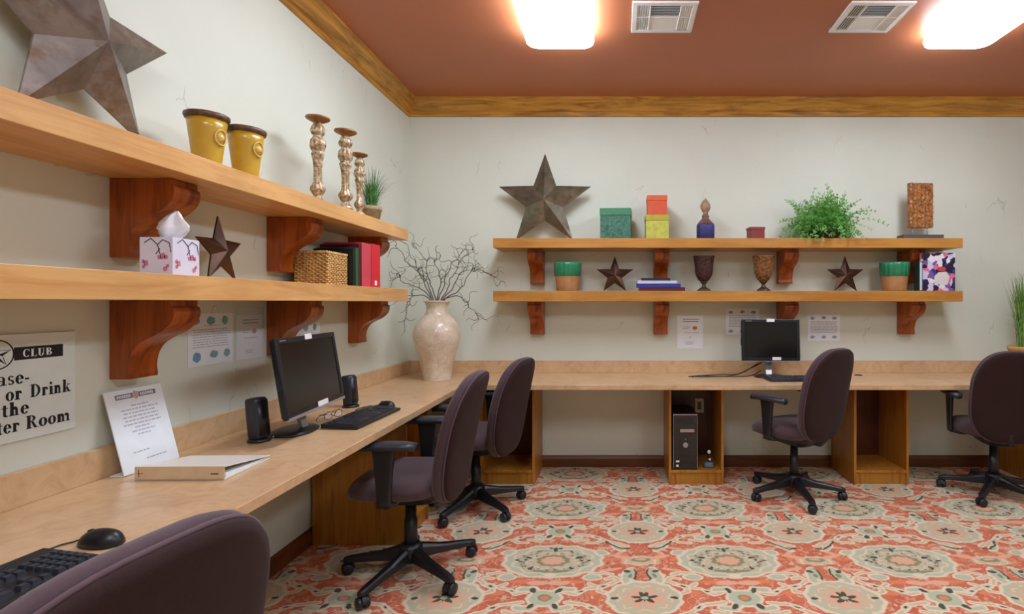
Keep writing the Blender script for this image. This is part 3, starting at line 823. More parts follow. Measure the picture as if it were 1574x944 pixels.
for i in range(NS):
    p, n_ = peri(i/NS, bx-.014, by-.014); mb.tube([p+Vector((0, 0, .001)), p+Vector((0, 0, bh-.012))], .0035, 5)
obj('stakes', mb, M['wicker'], t_)
mb = MB()
for ph in (0, pi):
    pts = []
    for i in range(160):
        p, n_ = peri(i/160, bx-.012, by-.012); pts.append(p+n_*.004*cos(i*.8+ph)+Vector((0, 0, bh-.008+.004*sin(i*.8+ph))))
    mb.tube(pts, .0055, 6, closed=True)
obj('rim', mb, M['wicker'], t_)
obj('base', MB().box(-bx/2+.012, bx/2-.012, -by/2+.012, by/2-.012, 0, .004), M['wicker'], t_)

# ring binders standing on the lower left shelf, spines to the room
def standing(name, label, y0, y1, h, c, depth=.215, xf=-1.42, pages=(230, 228, 220), spine_white=False, lab=False, cat='binder'):
    t_ = thing(name, label, cat, (xf, (y0+y1)/2, zl), 0, 'standing books and binders on the lower left shelf')
    w_ = y1-y0; m_ = plain(name+'_cover', c, .4, var=.05)
    mb = MB().box(-depth, 0, -w_/2, -w_/2+.003, 0, h).box(-depth, 0, w_/2-.003, w_/2, 0, h).box(-.004, 0, -w_/2, w_/2, 0, h)
    obj('cover', mb, m_, t_, bevel=.0012)
    obj('pages', MB().box(-depth+.008, -.006, -w_/2+.0035, w_/2-.0035, .005, h-.010), plain(name+'_pages', pages, .8), t_)
    if lab: obj('spine_label', MB().box(0.0, .001, -.014, .014, .012, .04), M['white'], t_)
    return t_
standing('binder', 'black binder standing right of the wicker basket', 2.824, 2.850, .205, (26, 30, 30))
standing('book', 'green book standing between the black and dark red ones', 2.852, 2.882, .212, (30, 98, 54), cat='book')
standing('binder', 'thin dark burgundy binder beside the green book', 2.884, 2.915, .235, (84, 16, 26))
standing('binder', 'pinkish red binder beside the bright red one', 2.920, 3.030, .250, (206, 70, 86))
standing('binder', 'bright red binder at the right end of the lower left shelf row', 3.034, 3.150, .256, (216, 34, 50), lab=True)

# ------------------------------------------------------------------ sign lettering
class Pen:
    """small serif alphabet: thick stems, thin hairlines; em height 1 = cap height"""
    def __init__(s): s.p = []
    def rect(s, x0, y0, x1, y1): s.p.append([(x0, y0), (x1, y0), (x1, y1), (x0, y1)])
    def poly(s, pts): s.p.append(pts)
    def ring(s, cx, cy, rx, ry, tk, tn, a0=0, a1=360, k=28):
        for i in range(k):
            a = R(a0+(a1-a0)*i/k); b = R(a0+(a1-a0)*(i+1)/k)
            s.p.append([(cx+rx*cos(a), cy+ry*sin(a)), (cx+rx*cos(b), cy+ry*sin(b)), (cx+(rx-tk)*cos(b), cy+(ry-tn)*sin(b)), (cx+(rx-tk)*cos(a), cy+(ry-tn)*sin(a))])
TK, TN, XH = .225, .065, .66
def glyph(ch):
    g = Pen(); S_ = .075
    def stem(x, y0, y1, ser=(1, 1), t=TK):
        g.rect(x, y0, x+t, y1)
        if ser[0]: g.rect(x-S_, y0, x+t+S_, y0+TN)
        if ser[1] == 1: g.rect(x-S_, y1-TN, x+t+S_, y1)
        if ser[1] == 2: g.poly([(x-S_, y1-TN), (x+t*.5, y1-TN), (x+t*.5, y1), (x-S_*.3, y1)])
    wd = .6
    if ch == 'o': g.ring(.30, XH/2, .30, XH/2+.02, .205, .07); wd = .60
    elif ch == 'e': g.ring(.28, XH/2, .28, XH/2+.02, .205, .07, 20, 325); g.rect(.10, XH*.50, .54, XH*.50+.06); g.poly([(.53, XH*.5), (.56, XH*.56), (.50, XH*.85), (.38, XH*.8), (.39, XH*.5)]); wd = .56
    elif ch == 'c': g.ring(.28, XH/2, .28, XH/2+.02, .205, .07, 45, 325); g.ring(.43, XH*.76, .08, .08, .08, .08); wd = .54
    elif ch == 'a': stem(.33, 0, XH*.8, (0, 0), .17); g.ring(.24, XH*.72, .25, XH*.30, .15, .06, 0, 150); g.ring(.22, XH*.27, .22, XH*.29, .15, .06, 60, 330); g.poly([(.45, 0), (.62, 0), (.62, .06), (.5, .06)]); wd = .60
    elif ch == 's': g.ring(.23, XH*.72, .19, XH*.29, .12, .06, 20, 250); g.ring(.23, XH*.27, .21, XH*.29, .13, .06, -160, 70); g.poly([(.07, XH*.66), (.2, XH*.62), (.42, XH*.3), (.30, XH*.32)]); wd = .47
    elif ch == 'l': stem(.07, 0, 1.02, (1, 2)); wd = .34
    elif ch == 'i': stem(.07, 0, XH, (1, 2)); g.ring(.165, .9, .105, .105, .105, .105); wd = .34
    elif ch == 'r': stem(.07, 0, XH, (1, 2)); g.ring(.36, XH*.62, .16, XH*.38, .08, .12, 60, 170); g.ring(.43, XH*.78, .09, .09, .09, .09); wd = .54
    elif ch in 'nhm':
        stem(.07, 0, XH if ch != 'h' else 1.02, (1, 2)); g.ring(.37, XH*.60, .19, XH*.42, .19, .11, 0, 160); g.rect(.39, 0, .56, XH*.62); g.rect(.33, 0, .62, TN); wd = .68
        if ch == 'm': g.ring(.74, XH*.60, .19, XH*.42, .19, .11, 0, 160); g.rect(.76, 0, .93, XH*.62); g.rect(.70, 0, 1.0, TN); wd = 1.04
    elif ch == 'u': stem(.05, XH*.3, XH, (0, 2), .17); g.ring(.24, XH*.36, .19, XH*.40, .17, .09, 180, 350); g.rect(.38, 0, .55, XH); g.rect(.30, XH-TN, .46, XH); g.rect(.5, 0, .63, TN); wd = .66
    elif ch == 't': g.rect(.12, .10, .29, .86); g.rect(0, XH-.06, .42, XH); g.ring(.29, .13, .17, .15, .205, .07, 180, 330); wd = .43
    elif ch == 'k': stem(.07, 0, 1.02, (1, 2)); g.poly([(.24, .26), (.27, .22), (.56, XH-.03), (.50, XH-.03)]); g.poly([(.30, .32), (.42, .44), (.70, 0), (.49, 0)]); g.rect(.40, XH-TN, .66, XH); g.rect(.42, 0, .74, TN); wd = .72
    elif ch == 'p': stem(.07, -.28, XH, (1, 2)); g.ring(.34, XH/2, .28, XH/2+.02, .205, .07, -150, 150); wd = .65
    elif ch == 'd': stem(.38, 0, 1.02, (0, 2)); g.ring(.28, XH/2, .28, XH/2+.02, .205, .07, 30, 330); g.rect(.5, 0, .66, TN); wd = .68
    elif ch == 'D': stem(.09, 0, 1); g.ring(.27, .5, .52, .5, .20, .055, -90, 90); wd = .84
    elif ch == 'R': stem(.09, 0, 1); g.ring(.30, .75, .36, .25, .18, .055, -90, 90); g.rect(.2, .95, .32, 1); g.rect(.2, .5, .32, .55); g.poly([(.34, .52), (.52, .50), (.78, .0), (.57, 0)]); g.rect(.56, 0, .86, TN); wd = .84
    elif ch == 'P': stem(.09, 0, 1); g.ring(.30, .73, .36, .27, .18, .055, -90, 90); g.rect(.2, .945, .32, 1); g.rect(.2, .46, .32, .515); wd = .70
    elif ch == 'B': stem(.09, 0, 1); g.ring(.30, .76, .32, .24, .17, .05, -90, 90); g.ring(.30, .26, .38, .26, .19, .05, -90, 90); g.rect(.2, .95, .32, 1); g.rect(.2, 0, .32, .05); g.rect(.2, .49, .32, .54); wd = .74
    elif ch == 'C': g.ring(.38, .5, .36, .52, .19, .06, 42, 318); g.rect(.60, .70, .66, .97); wd = .74
    elif ch == 'L': stem(.09, 0, 1); g.rect(.2, 0, .62, TN); g.poly([(.56, 0), (.64, 0), (.66, .26), (.62, .26)]); wd = .70
    elif ch == 'U': stem(.09, .3, 1, (0, 1)); g.ring(.37, .33, .28, .35, .17, .07, 180, 360); g.rect(.59, .3, .65, 1); g.rect(.50, .945, .74, 1); wd = .80
    elif ch == 'N': stem(.09, 0, 1, (1, 1), .06); g.poly([(.09, 1), (.30, 1), (.72, 0), (.62, 0)]); g.rect(.66, 0, .72, 1); g.rect(.58, .945, .80, 1); wd = .86
    elif ch == 'F': stem(.09, 0, 1); g.rect(.2, .945, .66, 1); g.rect(.62, .72, .67, 1); g.rect(.2, .48, .46, .54); g.rect(.43, .38, .48, .64); wd = .72
    elif ch == '-': g.rect(.02, XH*.38, .30, XH*.38+.13); wd = .34
    else: wd = .28
    return g.p, wd
def word(mb, text, a0, a1, base, cap, P3):
    """letters laid from a0 to a1 (a0 may be None: natural width ending at a1)"""
    gl = []; x = 0
    for ch in text:
        p, w_ = glyph(ch); gl.append((p, x)); x += w_+.05
    x -= .05
    sx = (a1-a0)/x if a0 is not None else cap*.92
    st = a0 if a0 is not None else a1-x*sx
    for p, ox in gl:
        for q in p: mb.add([P3(st+(ox+u)*sx, base+v*cap) for u, v in q], [tuple(range(len(q)))])
    return st
XW = XL
sg = thing('wall_sign', 'white club room notice with black serif lettering on the left wall', 'sign', (0, 0, 0))
obj('plate', MB().box(XW+.001, XW+.008, 1.20, 1.607, .943, 1.242), plain('ivory_sign_plate', (222, 232, 226), .35), sg, bevel=.0015)
px = XW+.0086; P3 = lambda a, z: (px, a, z)
mb = MB()
word(mb, 'ease-', 1.3795, 1.4805, 1.103, .037, P3); word(mb, 'Pl', 1.328, 1.376, 1.103, .037, P3)
word(mb, 'Drink', 1.482, 1.592, 1.059, .037, P3); word(mb, 'or', 1.422, 1.462, 1.059, .037, P3); word(mb, 'No Food', None, 1.408, 1.059, .037, P3)
word(mb, 'the', 1.412, 1.479, 1.0165, .037, P3); word(mb, 'in', None, 1.396, 1.0165, .037, P3)
word(mb, 'Room', 1.471, 1.591, .971, .037, P3); word(mb, 'Computer', None, 1.456, .971, .037, P3)
obj('lettering', mb, M['ink_black'], sg)
cy, cz = 1.402, 1.188
obj('black_band', MB().quad([P3(1.235, 1.169), P3(1.362, 1.169), P3(1.362, 1.205), P3(1.235, 1.205)]), M['ink_black'], sg)
obj('black_band', MB().quad([P3(1.442, 1.169), P3(1.570, 1.169), P3(1.570, 1.205), P3(1.442, 1.205)]), M['ink_black'], sg)
px2 = px+.0004; mb = MB(); word(mb, 'CLUB', 1.463, 1.540, 1.176, .022, lambda a, z: (px2, a, z))
obj('band_lettering', mb, M['white'], sg)
mb = MB()
for i in range(40):
    a, b = 2*pi*i/40, 2*pi*(i+1)/40
    mb.quad([P3(cy+r_*cos(q), cz+r_*sin(q)) for r_, q in ((.041, a), (.041, b), (.0375, b), (.0375, a))])
for i in range(5):
    a = pi/2+2*pi*i/5; T = (cy+.034*cos(a), cz+.034*sin(a)); a2 = a-pi/5
    mb.add([P3(cy, cz), P3(*T), P3(cy+.013*cos(a2), cz+.013*sin(a2))], [(0, 1, 2)])
    a3 = a+pi/5; q = (cy+.013*cos(a3), cz+.013*sin(a3))
    d = .0012
    mb.quad([P3(*T), P3(T[0]+d, T[1]+d), P3(q[0]+d, q[1]+d), P3(*q)]); mb.quad([P3(*q), P3(q[0]+d, q[1]), P3(cy+d, cz), P3(cy, cz)])
obj('star_emblem', mb, M['ink_black'], sg)

# ------------------------------------------------------------------ paper notices
def notice(label, O, U, V, Nn, w_, h_, kind, group='paper notices on the walls', name='paper_notice', th=.0012, seed=1, lam=0):
    """O lower-left corner, U right, V up, Nn out of the wall"""
    O, U, V, Nn = Vector(O), Vector(U), Vector(V), Vector(Nn)
    t_ = thing(name, label, 'notice', O, 0, group)
    def P_(a, b, d=0): return U*a*w_+V*b*h_+Nn*d
    mb = MB(); ds = (.0008, th+.0008)
    mb.add([P_(a, b, d) for d in ds for a, b in ((0, 0), (1, 0), (1, 1), (0, 1))], [(3, 2, 1, 0), (4, 5, 6, 7), (0, 1, 5, 4), (1, 2, 6, 5), (2, 3, 7, 6), (3, 0, 4, 7)])
    obj('sheet', mb, M['paper'], t_)
    rd = random.Random(seed); d = ds[1]+.0003
    def rect(m_, a, b, c, e): m_.quad([P_(a, b, d), P_(c, b, d), P_(c, e, d), P_(a, e, d)])
    tx = MB()
    def lines(y1, y0, n_, x0, x1, jit=.1, hh=.35):
        for i in range(n_):
            y = y1-(y1-y0)*i/n_; s = (y1-y0)/n_*hh; x = x0+rd.random()*jit*.4
            xe = x1-rd.random()*jit
            while x < xe:
                w2 = min(rd.uniform(.03, .10), xe-x); rect(tx, x, y-s, x+w2, y); x += w2+.015
    def blob(m_, a, b, r_, asp=1.0):
        k = 14; m_.add([P_(a+r_*cos(2*pi*i/k)*(1+.08*((i*7) % 3-1))*1.05, b+r_*asp*w_/h_*sin(2*pi*i/k)*(1+.08*((i*5) % 3-1)), d+.0001) for i in range(k)], [tuple(range(k))])
    if kind == 'icons':
        for a, b, r_, q, mm in ((.48, .86, .09, .8, 'ink_teal'), (.80, .86, .07, 1.1, 'ink_teal'), (.55, .20, .09, .7, 'ink_teal'), (.85, .20, .07, 1.0, 'ink_teal'), (.16, .86, .08, .8, 'ink_blue'), (.18, .17, .085, 1.0, 'ink_blue')):
            mb1 = MB(); blob(mb1, a, b, r_, q); obj('printed_icon', mb1, M[mm], t_)
        lines(.70, .32, 8, .08, .93); lines(.77, .73, 1, .3, .75)
        obj('text', tx, M['ink_faint'], t_)['kind'] = 'stuff'
    elif kind == 'slate':
        for a, b in ((.15, .86), (.5, .88), (.83, .86), (.15, .14), (.5, .14), (.83, .14)):
            mb1 = MB(); blob(mb1, a, b, .07, .7); obj('printed_icon', mb1, M['ink_slate'], t_)
        lines(.74, .28, 8, .08, .93, .05, .6); obj('text', tx, M['ink_faint'], t_)['kind'] = 'stuff'
    elif kind == 'sheet':
        mb1 = MB(); blob(mb1, .68, .62, .09, .8); obj('picture', mb1, M['ink_orange'], t_)
        lines(.90, .76, 2, .22, .86, .05, .4); lines(.66, .56, 2, .2, .5); lines(.48, .44, 1, .25, .85); lines(.36, .28, 1, .45, .55); lines(.2, .1, 3, .3, .7)
        obj('text', tx, M['ink'], t_)['kind'] = 'stuff'
    elif kind == 'letter':
        hb_ = MB(); 
        for a, c in ((.16, .46), (.56, .87)):
            hb_ = MB(); rect(hb_, a, .885, c, .945); obj('header_band', hb_, M['ink'], t_)
        mb1 = MB(); blob(mb1, .51, .915, .055, 1.2); obj('header_emblem', mb1, plain('pale_pink_ink', (190, 160, 160), .7), t_)
        w1 = MB()
        for a0, a1 in ((.19, .44), (.59, .85)):
            x = a0
            while x < a1-.02: w1.quad([P_(x, .898, d+.0003), P_(x+.018, .898, d+.0003), P_(x+.018, .932, d+.0003), P_(x, .932, d+.0003)]); x += .03
        obj('header_letters', w1, M['paper'], t_)['kind'] = 'stuff'
        for i, (a, c) in enumerate(((.38, .70), (.20, .86), (.22, .80), (.20, .84), (.22, .84), (.18, .86), (.36, .64), (.30, .70), (.38, .62))):
            y = .80-i*.045; lines(y, y-.04, 1, a, c, .02, .4)
        lines(.235, .195, 1, .22, .52, .02, .4); lines(.13, .09, 1, .42, .80, .02, .4)
        obj('text', tx, M['ink_faint'], t_)['kind'] = 'stuff'
    return t_
LU, LV, LN = (0, 1, 0), (0, 0, 1), (1, 0, 0)
notice('white notice with teal icons on the left wall, nearest the scrolled bracket', (XL, 2.037, 1.073), LU, LV, LN, .242, .212, 'icons')
s2 = notice('white instruction sheet in a clear sleeve on the left wall', (XL, 2.300, 1.075), LU, LV, LN, .165, .198, 'sheet', seed=3)
glass = bpy.data.materials.new('clear_sleeve_plastic'); glass.use_nodes = True
gb = glass.node_tree.nodes['Principled BSDF']; gb.inputs['Alpha'].default_value = .18; gb.inputs['Roughness'].default_value = .15; gb.inputs['Base Color'].default_value = (.9, .9, .88, 1)
obj('clear_sleeve', MB().box(.0026, .0032, -.012, .180, -.055, .232), glass, s2)
notice('white notice on the left wall, partly hidden behind the monitor', (XL, 2.69, 1.03), LU, LV, LN, .26, .19, 'icons', seed=5)
BU, BV, BN = (1, 0, 0), (0, 0, 1), (0, -1, 0)
notice('portrait white sheet on the back wall, left of the monitor', (.507, YB, .958), BU, BV, BN, .208, .266, 'sheet', seed=7)
notice('landscape white notice on the back wall, partly behind the monitor', (.900, YB, 1.068), BU, BV, BN, .27, .212, 'slate', seed=8)
notice('landscape white notice on the back wall, right of the monitor', (1.563, YB, 1.02), BU, BV, BN, .262, .212, 'slate', seed=9)
ln = math.atan2(.068, .262); tv = Vector((-sin(ln), 0, cos(ln))); tn = Vector((cos(ln), 0, sin(ln)))
ls = notice('white printed letter in an upright holder leaning against the left wall', (-1.594, 1.688, ZD+.003), LU, tv, tn, .213, .278, 'letter', None, 'letter_holder', .003, 11)
obj('foot', MB().box(-.045, .001, 0, .213, -.002, .001), M['white'], ls)

# ------------------------------------------------------------------ monitors, keyboards, mice, speakers
def monitor(label, loc, rz, w_, h_, zb_, tilt, base_off=(0, 0)):
    """loc: point on desk under the screen centre; local -y faces the viewer"""
    t_ = thing('monitor', label, 'monitor', (*loc, ZD+.001), rz, 'black flat monitors')
    Mt = Matrix.Translation((0, 0, zb_-ZD)) @ Matrix.Rotation(-tilt, 4, 'X')
    def part(name, mb, mat, **kw):
        mb.v = [tuple(Mt @ Vector(p)) for p in mb.v]; return obj(name, mb, mat, t_, **kw)
    bz = .022
    mb = MB().box(-w_/2, w_/2, 0, .022, h_-bz, h_).box(-w_/2, w_/2, 0, .022, 0, bz).box(-w_/2, -w_/2+bz, 0, .022, bz, h_-bz).box(w_/2-bz, w_/2, 0, .022, bz, h_-bz)
    part('bezel', mb, M['black'], bevel=.003)
    part('screen', MB().box(-w_/2+bz, w_/2-bz, .004, .008, bz, h_-bz), M['screen'])
    part('back_housing', MB().loft([[(x, y, z) for x, z in rr] for y, rr in ((.010, [(-w_/2+.004, .004), (w_/2-.004, .004), (w_/2-.004, h_-.004), (-w_/2+.004, h_-.004)]), (.030, [(-w_/2+.01, .01), (w_/2-.01, .01), (w_/2-.01, h_-.01), (-w_/2+.01, h_-.01)]), (.060, [(-w_/4, h_*.2), (w_/4, h_*.2), (w_/4, h_*.8), (-w_/4, h_*.8)]))], False), M['black'])
    part('chin_strip', MB().box(-w_/2+.004, w_/2-.004, -.0025, .006, -.006, .006 if w_ > .5 else -.002), M['silver'])
    part('power_cluster', MB().box(-w_/2-.006, -w_/2+.002, .004, .018, h_*.38, h_*.55), M['black'], bevel=.002)
    part('screen_logo', MB().box(-w_/2+.03, -w_/2+.075, -.0008, 0, h_-.013, h_-.009), M['silver'])
    part('sticker', MB().box(-.03, .03, -.002, .0, h_-.018, h_+.006), M['white'])
    part('sticker', MB().box(.01 if w_ < .5 else -.01, .075 if w_ < .5 else .085, -.002, .0, .006, .028), M['white'])
    hz = zb_-ZD+h_*.4
    mb = MB().loft([[(x*.024, .045+y*.010+o, z) for x, y in ((-1, -1), (1, -1), (1, 1), (-1, 1))] for z, o in ((.012, .02), (.05, .032), (.09, .036), (hz, .010))], False)
    obj('neck', mb, M['silver'], t_, bevel=.003)
    o = obj('foot', MB().loft([[(x, y, z) for x, y in srect(a, b_, 0, 32, 2.4)] for a, b_, z in ((.115, .085, 0), (.118, .088, .006), (.10, .07, .014), (.05, .04, .018))], True), M['black'], t_); o.location = (base_off[0], .03+base_off[1], 0)
    return t_
mon = monitor('black monitor with white stickers on the left worktop between two speakers', (-1.312, 2.315), R(90)+R(5.4), .525, .327, .862, R(9), (-.02, .068))
monitor('black monitor with white stickers on the back worktop', (1.18, 3.93), R(-2), .435, .312, .888, R(3))
monitor('black monitor cut off by the left edge of the photo', (-1.50, .96), R(90)+R(-9), .50, .33, .835, R(9))

def keyboard(label, loc, rz, keys, L=.44, D=.155):
    t_ = thing('keyboard', label, 'keyboard', (*loc, ZD+.001), rz, 'black keyboards')
    pr = [(-D/2, 0), (D/2, 0.004), (D/2, .024), (-D/2, .012)]
    obj('body', MB().prism(pr, -L/2, L/2, 'yz'), M['black'], t_, bevel=.003)
    def zt(y): return .012+(y+D/2)/D*.012
    xs = []; u = .0185
    rows = [(-.052, [(0, 1.4), (1.5, 1.2), (2.8, 6), (8.9, 1.2), (10.2, 1.2), (11.5, 3.2)]), (-.033, [(0, 2.2)]+[(2.3+i, .92) for i in range(10)]+[(12.3, 2.5)]),
            (-.014, [(0, 1.7)]+[(1.8+i, .92) for i in range(11)]+[(12.8, 2)]), (.005, [(0, 1.4)]+[(1.5+i, .92) for i in range(13)]), (.024, [(i, .92) for i in range(13)]+[(13, 1.8)]), (.050, [(0, .92)]+[(1.8+i*1.04+(i//4)*.4, .92) for i in range(12)])]
    box = []
    for y, ks in rows:
        for x, w_ in ks: box.append((-L/2+.012+x*u, y, w_*u))
    for y in (.005, .024, .050):
        for i in range(3): box.append((-L/2+.012+(15.2+i)*u, y, .92*u))
    for i in range(3): box.append((-L/2+.012+(15.2+i)*u, -.052, .92*u))
    box.append((-L/2+.012+16.2*u, -.033, .92*u))
    for y in (-.052, -.033, -.014, .005, .024):
        for i in range(4): box.append((-L/2+.012+(18.6+i)*u, y, .92*u))
    cache = {}; allk = MB()
    def keymb(w_, x0=0, y0=0, z0=0):
        return [(x0+a*w_, y0+b*.0085, z0) for a, b in ((0, -1), (1, -1), (1, 1), (0, 1))]+[(x0+.0025+a*(w_-.005), y0+b*.0062, z0+.008) for a, b in ((0, -1), (1, -1), (1, 1), (0, 1))]
    F = [(0, 3, 2, 1), (4, 5, 6, 7), (0, 1, 5, 4), (1, 2, 6, 5), (2, 3, 7, 6), (3, 0, 4, 7)]
    for x, y, w_ in box:
        if x+w_ > L/2-.004: continue
        if keys:
            k = round(w_, 4)
            if k not in cache: cache[k] = obj('key', MB().add(keymb(w_), F), M['dark_grey'], t_); cache[k].location = (x, y, zt(y)-.001)
            else: inst(cache[k], t_, (x, y, zt(y)-.001))
        else: allk.add(keymb(w_, x, y, zt(y)-.001), F)
    if not keys: o = obj('keys', allk, M['dark_grey'], t_); o['kind'] = 'stuff'
    return t_
keyboard('black keyboard at the lower left corner of the photo', (-1.205, .93), R(90)-R(4), True)
keyboard('black keyboard in front of the monitor on the left worktop', (-1.222, 2.535), R(90)-R(2), True, .43, .17)
keyboard('black keyboard in front of the monitor on the back worktop', (1.33, 3.80), R(3), False)
def mouse(label, loc, rz, cable):
    t_ = thing('computer_mouse', label, 'mouse', (*loc, ZD+.001), rz, 'black computer mice')
    rings = []
    for i in range(11):
        f = i/10; x = -.052+.104*f; w_ = .030*math.sqrt(max(.02, 1-abs(2*f-1)**2.6)); h = .036*math.sqrt(max(.02, 1-abs((f-.42)/.6)**2.4)) if f > .42 else .036*math.sqrt(max(.03, 1-abs((f-.42)/.44)**2.4))
        rings.append([(x, w_*cos(a), max(0, h*sin(a)) if sin(a) > 0 else 0) for a in [2*pi*k/20 for k in range(20)]])
    obj('body', MB().loft(rings), M['black'], t_)
    obj('scroll_wheel', MB().lathe([(0, -.003), (.009, -.003), (.009, .003), (0, .003)], 16, M=Matrix.Translation((.028, 0, .024)) @ Matrix.Rotation(pi/2, 4, 'X')), M['dark_grey'], t_)
    obj('cable', MB().tube(catmull([(*p, ) for p in cable], 6), .0022, 6), M['black'], t_)
mouse('black mouse beside the keyboard at the lower left corner', (-1.205, 1.222), R(172), [(.05, 0, .012), (.066, .004, .004), (.080, .022, .003), (.082, .045, .003), (.078, .062, .003)])
mouse('black mouse right of the keyboard on the left worktop', (-1.235, 2.815), R(160), [(.05, 0, .012), (.075, 0, .004), (.10, .03, .003), (.11, .07, .003), (.09, .12, .003)])
def speaker(label, loc, h=.165):
    t_ = thing('speaker', label, 'speaker', (*loc, ZD+.001), 0, 'small black desk speakers')
    tl = Matrix.Translation((0, 0, .006)) @ Matrix.Rotation(R(-5), 4, 'Y')
    obj('body', MB().loft([[(x*.98, y, z) for x, y in srect(a, a, 0, 28, 2.5)] for a, z in ((.031, .008), (.035, .012), (.036, .05), (.036, h-.03), (.035, h-.012), (.031, h-.006), (.02, h-.004))], M=tl), M['dark_grey'], t_)
    obj('grille', MB().loft([[(.008+x, y, z) for x, y in srect(.030, .031, 0, 20, 3)] for z in (.02, h-.016)], True, M=tl), M['black'], t_)
    obj('foot', MB().lathe([(0, 0), (.042, 0), (.043, .006), (.036, .014), (0, .014)], 24), M['black'], t_)
    obj('power_light', MB().sphere((.043, .022, .012), .0035, 8, 5), M['silver'], t_)
speaker('black cylindrical speaker left of the monitor on the left worktop', (-1.455, 2.13), .176)
speaker('black cylindrical speaker right of the monitor on the left worktop', (-1.435, 2.83), .17)
# eyeglasses on the stand foot
t_ = thing('eyeglasses', 'folded wire eyeglasses lying in front of the left worktop monitor', 'eyeglasses', (-1.325, 2.45, ZD+.020), R(80))
wire = plain('brown_wire', (92, 62, 52), .35, .4)
mb = MB()
for s in (-1, 1):
    mb.tube([(s*.034+.024*cos(a), 0+.004*sin(2*a), .022+.018*sin(a)) for a in [2*pi*i/20 for i in range(20)]], .0016, 6, closed=True)
    mb.tube(catmull([(s*.058, 0, .028), (s*.062, .02, .030), (s*.03, .05, .022), (-s*.03, .055, .012), (-s*.06, .04, .0)], 5), .0016, 6)
mb.tube([(-.012, 0, .028), (0, 0, .033), (.012, 0, .028)], .0014, 6)
obj('wire_frame', mb, wire, t_)
gl2 = glass.copy(); gl2.name = 'spectacle_glass'
mb = MB()
for s in (-1, 1): mb.add([(s*.034+.023*cos(a), 0, .022+.017*sin(a)) for a in [2*pi*i/20 for i in range(20)]], [tuple(range(20))])
obj('lenses', mb, gl2, t_)
pn = plain('cream_pad', (222, 212, 190), .6)
tagged('notepad', MB().box(-1.325, -1.235, 2.33, 2.395, ZD+.001, ZD+.008), pn, 'small pale pad beside the foot of the left worktop monitor', 'notepad', bevel=.001)

# binder lying on the left worktop
t_ = thing('ring_binder', 'white ring binder with tan spine lying on the left worktop', 'binder', (-1.53, 1.658, ZD+.001), R(1))
W_, D_, H_ = .282, .225, .043
cov = plain('white_binder_cover', (226, 222, 210), .4); spn = plain('tan_binder_spine', (216, 192, 154), .4, var=.06)
obj('spine', MB().box(0, W_, 0, .003, 0, H_), spn, t_, bevel=.0008)
obj('cover', MB().prism([(0, 0), (D_, 0), (D_, .003), (0, .003)], 0, W_, 'yz'), cov, t_)
obj('cover', MB().prism([(.003, H_-.003), (D_, .010), (D_, .013), (.003, H_)], 0, W_, 'yz'), cov, t_)
obj('pages', MB().prism([(.012, .004), (D_-.015, .004), (D_-.02, .009), (.012, .018)], .008, W_-.004, 'yz'), M['paper'], t_)
mb = MB()
for rx_ in (.06, .14, .22):
    mb.tube([(rx_, .035+.014*cos(a), .020+.013*sin(a)) for a in [2*pi*i/16 for i in range(16)]], .0015, 6, closed=True)
mb.box(.03, .25, .028, .042, .004, .010); obj('ring_mechanism', mb, M['silver'], t_)
mb = MB()
mb.box(.012, .014, -.0004, 0, .010, .034).box(.009, .017, -.0004, 0, .020, .022).box(.02, .026, -.0004, 0, .020, .0225)
for k in range(5): mb.box(.240+k*.005, .2435+k*.005, -.0004, 0, .017, .022)
obj('spine_marks', mb, M['ink_black'], t_)

# ------------------------------------------------------------------ vase with willow branches
def crackle():
    m, t, b = newmat('cream_crackle_glaze'); v = coords(t)
    n_ = noise_tex(t, v, 14, 5, .65, .4); vo = node(t, 'ShaderNodeTexVoronoi', feature='DISTANCE_TO_EDGE'); vo.inputs['Scale'].default_value = 26; t.links.new(v, vo.inputs['Vector'])
    c = ramp(t, n_.outputs[0], [(.3, col4((200, 180, 152))), (.55, col4((218, 202, 178))), (.7, col4((228, 214, 192)))])
    f = N(t, vo.outputs['Distance']).below(.03, .05)*.25
    t.links.new(mix(t, f, c, col4((150, 124, 98))), b.inputs['Base Color']); b.inputs['Roughness'].default_value = .28; b.inputs['Coat Weight'].default_value = .2
    return m
VX, VY = -1.315, 3.85
t_ = thing('vase', 'large cream glazed vase in the corner of the worktop', 'vase', (VX, VY, ZD+.001))
vp = catmull([(.0, 0, 0), (.094, 0, 0), (.099, .01, 0), (.108, .08, 0), (.128, .16, 0), (.152, .24, 0), (.168, .31, 0), (.166, .36, 0), (.148, .41, 0), (.115, .45, 0), (.086, .48, 0), (.076, .515, 0), (.077, .54, 0), (.088, .566, 0), (.097, .573, 0), (.094, .58, 0), (.084, .576, 0), (.070, .55, 0), (.068, .50, 0)], 4)
obj('body', MB().lathe([(max(0, p.x), p.y) for p in vp], 48, cap=False), crackle(), t_)
M['twig'] = plain('grey_willow_bark', (96, 84, 76), .8, var=.3, vs=80)
zr = ZD+.50
def px2w(x, y, Y): return Vector(((x-945)*Y/800, Y, 1.33-(y-465)*Y/800))
